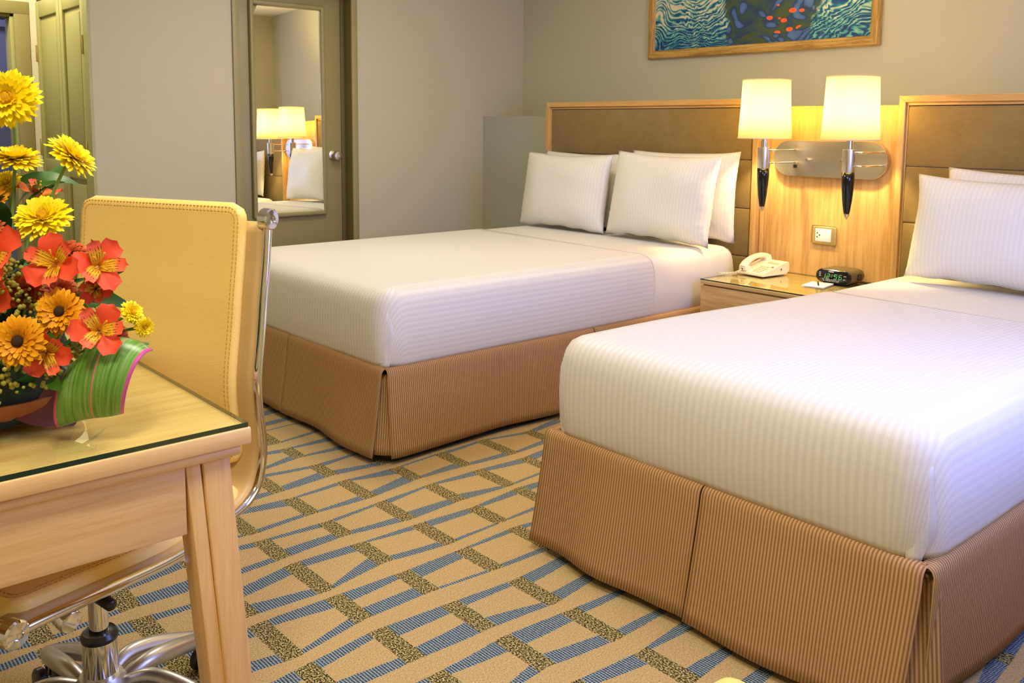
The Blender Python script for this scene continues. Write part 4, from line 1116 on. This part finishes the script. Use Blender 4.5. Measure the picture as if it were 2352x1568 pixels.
def stem(parent, p0, p1, mid=None, r=0.0028):
    bm = bmesh.new(); pts = [p0, mid if mid is not None else (p0+p1)/2 + Vector((0.004, 0.004, 0.004)), p1]
    tube(bm, smooth_curve(pts, 6), r, 7); return bmo('stem', bm, STEMM, parent, True)
def mum(pos, axis, R, label, seed, base=None, full=True):
    pos = Vector(pos); t_ = empty('chrysanthemum', pos, label=label, cat='flower', group='yellow chrysanthemums')
    M = axis_rot(axis)
    rings = [(26, 0.10*R, R, -0.02, 0.21*R, 0.25), (26, 0.10*R, 0.96*R, 0.20, 0.21*R, 0.25), (24, 0.10*R, 0.88*R, 0.40, 0.20*R, 0.2), (22, 0.08*R, 0.74*R, 0.62, 0.19*R, 0.15), (18, 0.06*R, 0.58*R, 0.85, 0.17*R, 0.1), (12, 0.03*R, 0.42*R, 1.1, 0.15*R, 0.0)]
    flower_head('petals', YEL, rings, t_, M, seed, cup=0.10, tipw=0.75, jit=0.09)
    bm = bmesh.new(); lathe(bm, [(0, 0.30*R), (0.12*R, 0.29*R), (0.20*R, 0.2*R), (0.2*R, 0)], 14, M); bmo('center', bm, YCENT, t_, True)
    bm = bmesh.new(); lathe(bm, [(0.0, -0.22*R), (0.16*R, -0.20*R), (0.34*R, -0.02*R), (0.1*R, 0.06*R)], 14, M); bmo('calyx', bm, SEPAL, t_, True)
    ax = Vector(axis).normalized(); b = Vector(base) if base else BOWLC + Vector((0, 0, 0.02))
    stem(t_, -ax*0.2*R, b-pos, -ax*(0.2*R+0.03) + (b-pos)*0.25)
    return t_
mum((0.286, -3.690, 1.290), CAMD+Vector((0.05, 0.1, 0.10)), 0.052, 'topmost yellow chrysanthemum in the bouquet, facing the camera', 1)
mum((0.363, -3.618, 1.196), (0.50, 0.55, 0.75), 0.046, 'yellow chrysanthemum leaning right on a long pale stem', 2, base=(0.31, -3.66, 0.95))
mum((0.280, -3.684, 1.190), (0.25, -0.05, 1.0), 0.045, 'yellow chrysanthemum seen from the side at the left edge, below the topmost', 3)
mum((0.363, -3.666, 1.097), CAMD*0.7+Vector((0.1, 0.2, 0.7)), 0.047, 'full yellow chrysanthemum directly above the orange lilies', 4)
mum((0.238, -3.690, 1.148), (0.5, -0.4, 0.5), 0.026, 'small yellow blossom between the two left chrysanthemums', 5)
mum((0.494, -3.575, 0.950), (0.6, 0.3, 0.4), 0.022, 'small yellow blossom at the right side of the bouquet', 6)
mum((0.503, -3.560, 0.925), (0.7, 0.2, 0.0), 0.018, 'tiny yellow blossom lowest at the right side of the bouquet', 8)

def lily(pos, axis, R, label, seed, spin=0.0, m=None):
    pos = Vector(pos); t_ = empty('lily', pos, label=label, cat='flower', group='orange red lilies')
    M = axis_rot(axis, spin); rnd = random.Random(seed)
    bm = bmesh.new(); uvl = bm.loops.layers.uv.new('UVMap')
    for k in range(3): petal(bm, uvl, 2*PI*k/3, 0.05*R, 1.0*R, 0.75, 0.72*R, 0.75+rnd.uniform(-.15, .15), M, tipw=0.5, cup=0.22, nseg=7, ruff=1.0)
    me = bpy.data.meshes.new('outer_petals'); bm.to_mesh(me); bm.free(); link('outer_petals', me, m or ORNG, t_)
    bm = bmesh.new(); uvl = bm.loops.layers.uv.new('UVMap')
    for k in range(3): petal(bm, uvl, 2*PI*k/3+PI/3+rnd.uniform(-.1, .1), 0.05*R, 1.02*R, 1.0, 0.46*R, 0.70, M, tipw=0.25, cup=0.3, nseg=7)
    me = bpy.data.meshes.new('inner_petals'); bm.to_mesh(me); bm.free(); link('inner_petals', me, ORNGI, t_)
    bm = bmesh.new()
    for k in range(5):
        a = k*2*PI/5+0.4; pts = [M @ Vector(p) for p in ((0.03*R*math.cos(a), 0.03*R*math.sin(a), 0.05*R), (0.12*R*math.cos(a), 0.12*R*math.sin(a), 0.45*R), (0.30*R*math.cos(a), 0.30*R*math.sin(a), 0.72*R))]
        tube(bm, pts, [0.0008, 0.0008, 0.0018], 5)
    bmo('stamens', bm, YCENT, t_, True)
    b = BOWLC-pos; ax = Vector(axis).normalized(); stem(t_, -ax*0.01, b, b*0.3-ax*0.02, 0.002)
    return t_
up = Vector((0, 0, 1)); right = Vector((0.66, 0.75, 0))
lily((0.440, -3.668, 1.030), CAMD+up*0.25, 0.052, 'orange red lily in the middle of the bouquet under the yellow flower', 11, 0.5)
lily((0.452, -3.612, 1.022), CAMD*0.7+right*0.55+up*0.25, 0.050, 'orange red lily farthest right, in front of the chair back', 12, 2.4)
lily((0.408, -3.745, 1.045), CAMD+up*0.35, 0.058, 'pale throated orange lily at the left edge of the picture', 13, 1.5)
lily((0.400, -3.750, 0.998), CAMD-up*0.2, 0.050, 'orange lily low at the left edge with broad drooping petals', 14, 0.2)
lily((0.512, -3.632, 0.930), CAMD*0.8+right*0.35+up*0.3, 0.048, 'orange red lily just above the curled green leaf', 15, 0.2)
lily((0.480, -3.700, 0.902), CAMD*0.7+right*0.3-up*0.1, 0.042, 'orange red lily lowest in the bouquet, between golden flower and leaf', 16, 1.1)
lily((0.440, -3.612, 0.985), CAMD+right*0.3, 0.030, 'small striped pink orange lily beneath the farthest right one', 17, 0.9)
lily((0.275, -3.650, 1.120), right*0.35+up+CAMD*0.05, 0.042, 'orange bud-like lily standing between the yellow chrysanthemums', 18, 0.3, PEACH)

def bronze(pos, axis, R, label, seed, m=BRONZ, name='daisy', group='golden daisies with dark centers', dark=True):
    pos = Vector(pos); t_ = empty(name, pos, label=label, cat='flower', group=group)
    M = axis_rot(axis)
    flower_head('petals', m, [(28, 0.12*R, R, 0.12, 0.22*R, 0.35), (26, 0.12*R, 0.92*R, 0.36, 0.22*R, 0.5), (22, 0.10*R, 0.74*R, 0.58, 0.20*R, 0.4), (16, 0.10*R, 0.52*R, 0.8, 0.17*R, 0.3)], t_, M, seed, tipw=0.9, cup=0.25)
    bm = bmesh.new(); lathe(bm, [(0, 0.22*R), (0.12*R, 0.24*R), (0.20*R, 0.16*R), (0.18*R, 0)], 16, M); bmo('center', bm, CENTER if dark else m, t_, True)
    bm = bmesh.new(); lathe(bm, [(0, -0.2*R), (0.18*R, -0.18*R), (0.34*R, 0.0), (0.1*R, 0.05*R)], 14, M); bmo('calyx', bm, SEPAL, t_, True)
    b = BOWLC-pos; ax = Vector(axis).normalized(); stem(t_, -ax*0.02, b, b*0.3-ax*0.02, 0.0022)
bronze((0.481, -3.678, 0.962), CAMD+up*0.25+right*0.05, 0.039, 'golden daisy with dark center in the middle of the bouquet', 21)
bronze((0.482, -3.738, 0.925), CAMD+up*0.12+right*0.15, 0.042, 'golden daisy with dark center, lower left in the bouquet', 22)
bronze((0.262, -3.722, 1.120), CAMD*0.6+up*0.5, 0.034, 'golden brown daisy at the left edge below the side-seen chrysanthemum', 31)
REDG = dict(m=REDM, name='red_daisy', group='dark red daisies', dark=False)
bronze((0.385, -3.640, 1.040), CAMD*0.5+up+right*0.2, 0.034, 'dark red curled daisy between the two upper orange lilies', 23, **REDG)
bronze((0.400, -3.705, 0.985), CAMD+right*0.1, 0.032, 'dark red daisy hidden deep in the bouquet left of center', 24, **REDG)
bronze((0.470, -3.592, 0.900), CAMD*0.3+right+up*0.1, 0.028, 'dark red daisy lowest at the right of the bouquet', 25, **REDG)
bronze((0.330, -3.745, 1.075), CAMD*0.8+up*0.4, 0.034, 'brownish red daisy at the left edge above the orange lily', 26, **REDG)
bronze((0.430, -3.665, 0.985), CAMD*0.6+up*0.6+right*0.2, 0.030, 'dark red daisy right behind the central golden one', 27, **REDG)

# bowl, foam, leaves
fb = empty('flower_bowl', (BOWLC.x, BOWLC.y, 0.7605), label='low terracotta bowl with curled green leaf holding the bouquet on the desk', cat='flower bowl')
bm = bmesh.new(); lathe(bm, [(0.0, 0.0), (0.105, 0.0), (0.122, 0.012), (0.136, 0.036), (0.140, 0.046), (0.134, 0.046), (0.128, 0.034), (0.10, 0.014), (0, 0.014)], 48); bmo('bowl', bm, TERRA, fb, True, 0.9)
bm = bmesh.new(); bmesh.ops.create_icosphere(bm, subdivisions=4, radius=1.0)
for v in bm.verts:
    n_ = noise.noise(v.co*2.2); v.co = Vector((v.co.x*0.125*(1+0.2*n_), v.co.y*0.125*(1+0.2*n_), 0.05+max(v.co.z, -0.25)*0.17*(1+0.2*n_)))
bmo('moss_foam', bm, simple_noise_mat('dark_moss', (0.008, 0.016, 0.006), (0.03, 0.05, 0.012), 40, 0.9), fb, True)
rnd = random.Random(5)
def leaf_mesh(L_, w_, bend, seg=6):
    bm = bmesh.new(); rows = []
    for i in range(seg+1):
        t = i/seg; wd = w_*math.sin(PI*min(0.97, 0.06+0.94*t))**0.8; a = bend*t
        x = L_*(math.sin(a)/bend if abs(bend) > 1e-3 else t)*1.0; z = L_*(1-math.cos(a))/bend if abs(bend) > 1e-3 else 0
        rows.append([bm.verts.new((x, -wd/2, -z+0.12*wd)), bm.verts.new((x, 0, -z)), bm.verts.new((x, wd/2, -z+0.12*wd))])
    for A, B in zip(rows, rows[1:]):
        for j in range(2): bm.faces.new((A[j], A[j+1], B[j+1], B[j]))
    return bm
LM = []
for k in range(4):
    bm = leaf_mesh(0.075+0.012*k, 0.024+0.003*(k % 2), 0.5+0.25*k); me = bpy.data.meshes.new('leaf'); bm.to_mesh(me); bm.free(); me.materials.append(LEAFM)
    for p in me.polygons: p.use_smooth = True
    LM.append(me)
for k in range(64):
    o = bpy.data.objects.new('leaf', LM[k % 4]); COL.objects.link(o); o.parent = fb
    az = rnd.uniform(-2.4, 1.8); el = rnd.uniform(0.0, 1.35); rr = 0.135+0.05*math.sin(el)
    d = Vector((math.cos(az)*math.cos(el), math.sin(az)*math.cos(el), math.sin(el)))
    o.location = Vector((0, 0, 0.06)) + Vector((d.x*0.11, d.y*0.11, d.z*rnd.uniform(0.13, 0.20)))
    o.rotation_euler = (rnd.uniform(-0.8, 0.8), -el+rnd.uniform(-0.3, 0.5), az+rnd.uniform(-0.5, 0.5))
# tall leaves among the upper flowers
for (p, az, el) in (((0.02, 0.05, 0.33), 0.8, 1.1), ((0.0, 0.04, 0.36), -1.0, 0.2), ((0.08, 0.06, 0.22), 0.9, 0.7), ((0.10, 0.06, 0.19), 1.0, 0.9), ((0.03, 0.03, 0.30), -0.6, 1.2), ((0.05, 0.02, 0.28), 0.2, 0.8), ((0.13, 0.07, 0.17), 1.3, 0.6)):
    o = bpy.data.objects.new('leaf', LM[1]); COL.objects.link(o); o.parent = fb; o.location = p; o.rotation_euler = (0.5, -el, az)
for (P, az, el, k) in (((0.420, -3.655, 0.995), 0.6, 0.1, 3), ((0.440, -3.630, 0.985), 0.3, 0.9, 1), ((0.430, -3.700, 0.950), -0.4, 0.2, 2),
                       ((0.250, -3.690, 1.165), 0.9, 0.4, 3), ((0.275, -3.655, 1.130), 1.6, 1.2, 2), ((0.270, -3.690, 1.120), 0.2, 1.0, 3), ((0.500, -3.640, 0.890), 0.9, 0.6, 1), ((0.490, -3.700, 0.880), -0.3, 0.1, 0)):
    o = bpy.data.objects.new('leaf', LM[k]); COL.objects.link(o); o.parent = fb
    o.location = Vector(P) - Vector((BOWLC.x, BOWLC.y, 0.7605)) - Vector((0.02, -0.01, 0.02)); o.rotation_euler = (0.9, -el, az)
# filler: clusters of tiny green-yellow buds
bm = bmesh.new()
for c in range(60):
    az = rnd.gauss(-0.25, 0.75); el = rnd.uniform(0.05, 1.15); d = Vector((math.cos(az)*math.cos(el), math.sin(az)*math.cos(el), math.sin(el)*1.15))
    cen = Vector((0, 0, 0.07)) + Vector((d.x*0.205, d.y*0.190, d.z*0.190))
    for k in range(22):
        q = cen + Vector((rnd.gauss(0, 0.011), rnd.gauss(0, 0.011), rnd.gauss(0, 0.014)))
        r = bmesh.ops.create_icosphere(bm, subdivisions=1, radius=rnd.uniform(0.0026, 0.0050), matrix=Matrix.Translation(q))
bmo('filler_buds', bm, BUDG, fb, True, kind='stuff')
# broad striped leaf folded into a roll over the bowl's edge
bm = bmesh.new(); uvl = bm.loops.layers.uv.new('UVMap')
NU, NV = 22, 26
ax = Vector((0.60, 0.775, 0.17)).normalized()      # along the roll
side = CAMD.copy(); side.z = 0; side.normalize()
cen = Vector((0.490, -3.622, 0.830)) - Vector((BOWLC.x, BOWLC.y, 0.7605))
grid = []
for i in range(NU+1):
    u = i/NU; row = []
    Rr = 0.034+0.027*math.sin(PI*min(1, 0.15+u*0.65)) 
    cu = cen + ax*(u-0.5)*0.118 + Vector((0, 0, 0.020*math.sin(PI*u)))
    for j in range(NV+1):
        t = j/NV; a = math.radians((150-50*u) - (272-125*u)*t)        # from behind, over the top, down the front, under
        skew = (0.5-t)*0.035
        p = cu + ax*skew + side*math.cos(a)*Rr*0.78 + Vector((0, 0, 1))*math.sin(a)*Rr
        p.z = max(p.z, 0.003)
        v = bm.verts.new(p); row.append((v, (u, t)))
    grid.append(row)
for A, B in zip(grid, grid[1:]):
    for j in range(NV):
        f = bm.faces.new((A[j][0], A[j+1][0], B[j+1][0], B[j][0]))
        for l, q in zip(f.loops, (A[j], A[j+1], B[j+1], B[j])): l[uvl].uv = q[1]
o = bmo('curled_leaf', bm, [TI, TIB], fb, True, label='broad green leaf with pink veins rolled over the bowl edge')
md = o.modifiers.new('thickness', 'SOLIDIFY'); md.thickness = 0.0016; md.offset = 0
# maroon underside leaf tucked beneath
bm = leaf_mesh(0.15, 0.075, 1.1, 8)
o = bmo('tucked_leaf', bm, TIB, fb, True, label='maroon brown leaf tucked under the green roll')
o.location = Vector((0.335, -3.745, 0.83)) - Vector((BOWLC.x, BOWLC.y, 0.7605)); o.rotation_euler = (0.9, 0.25, 0.55)
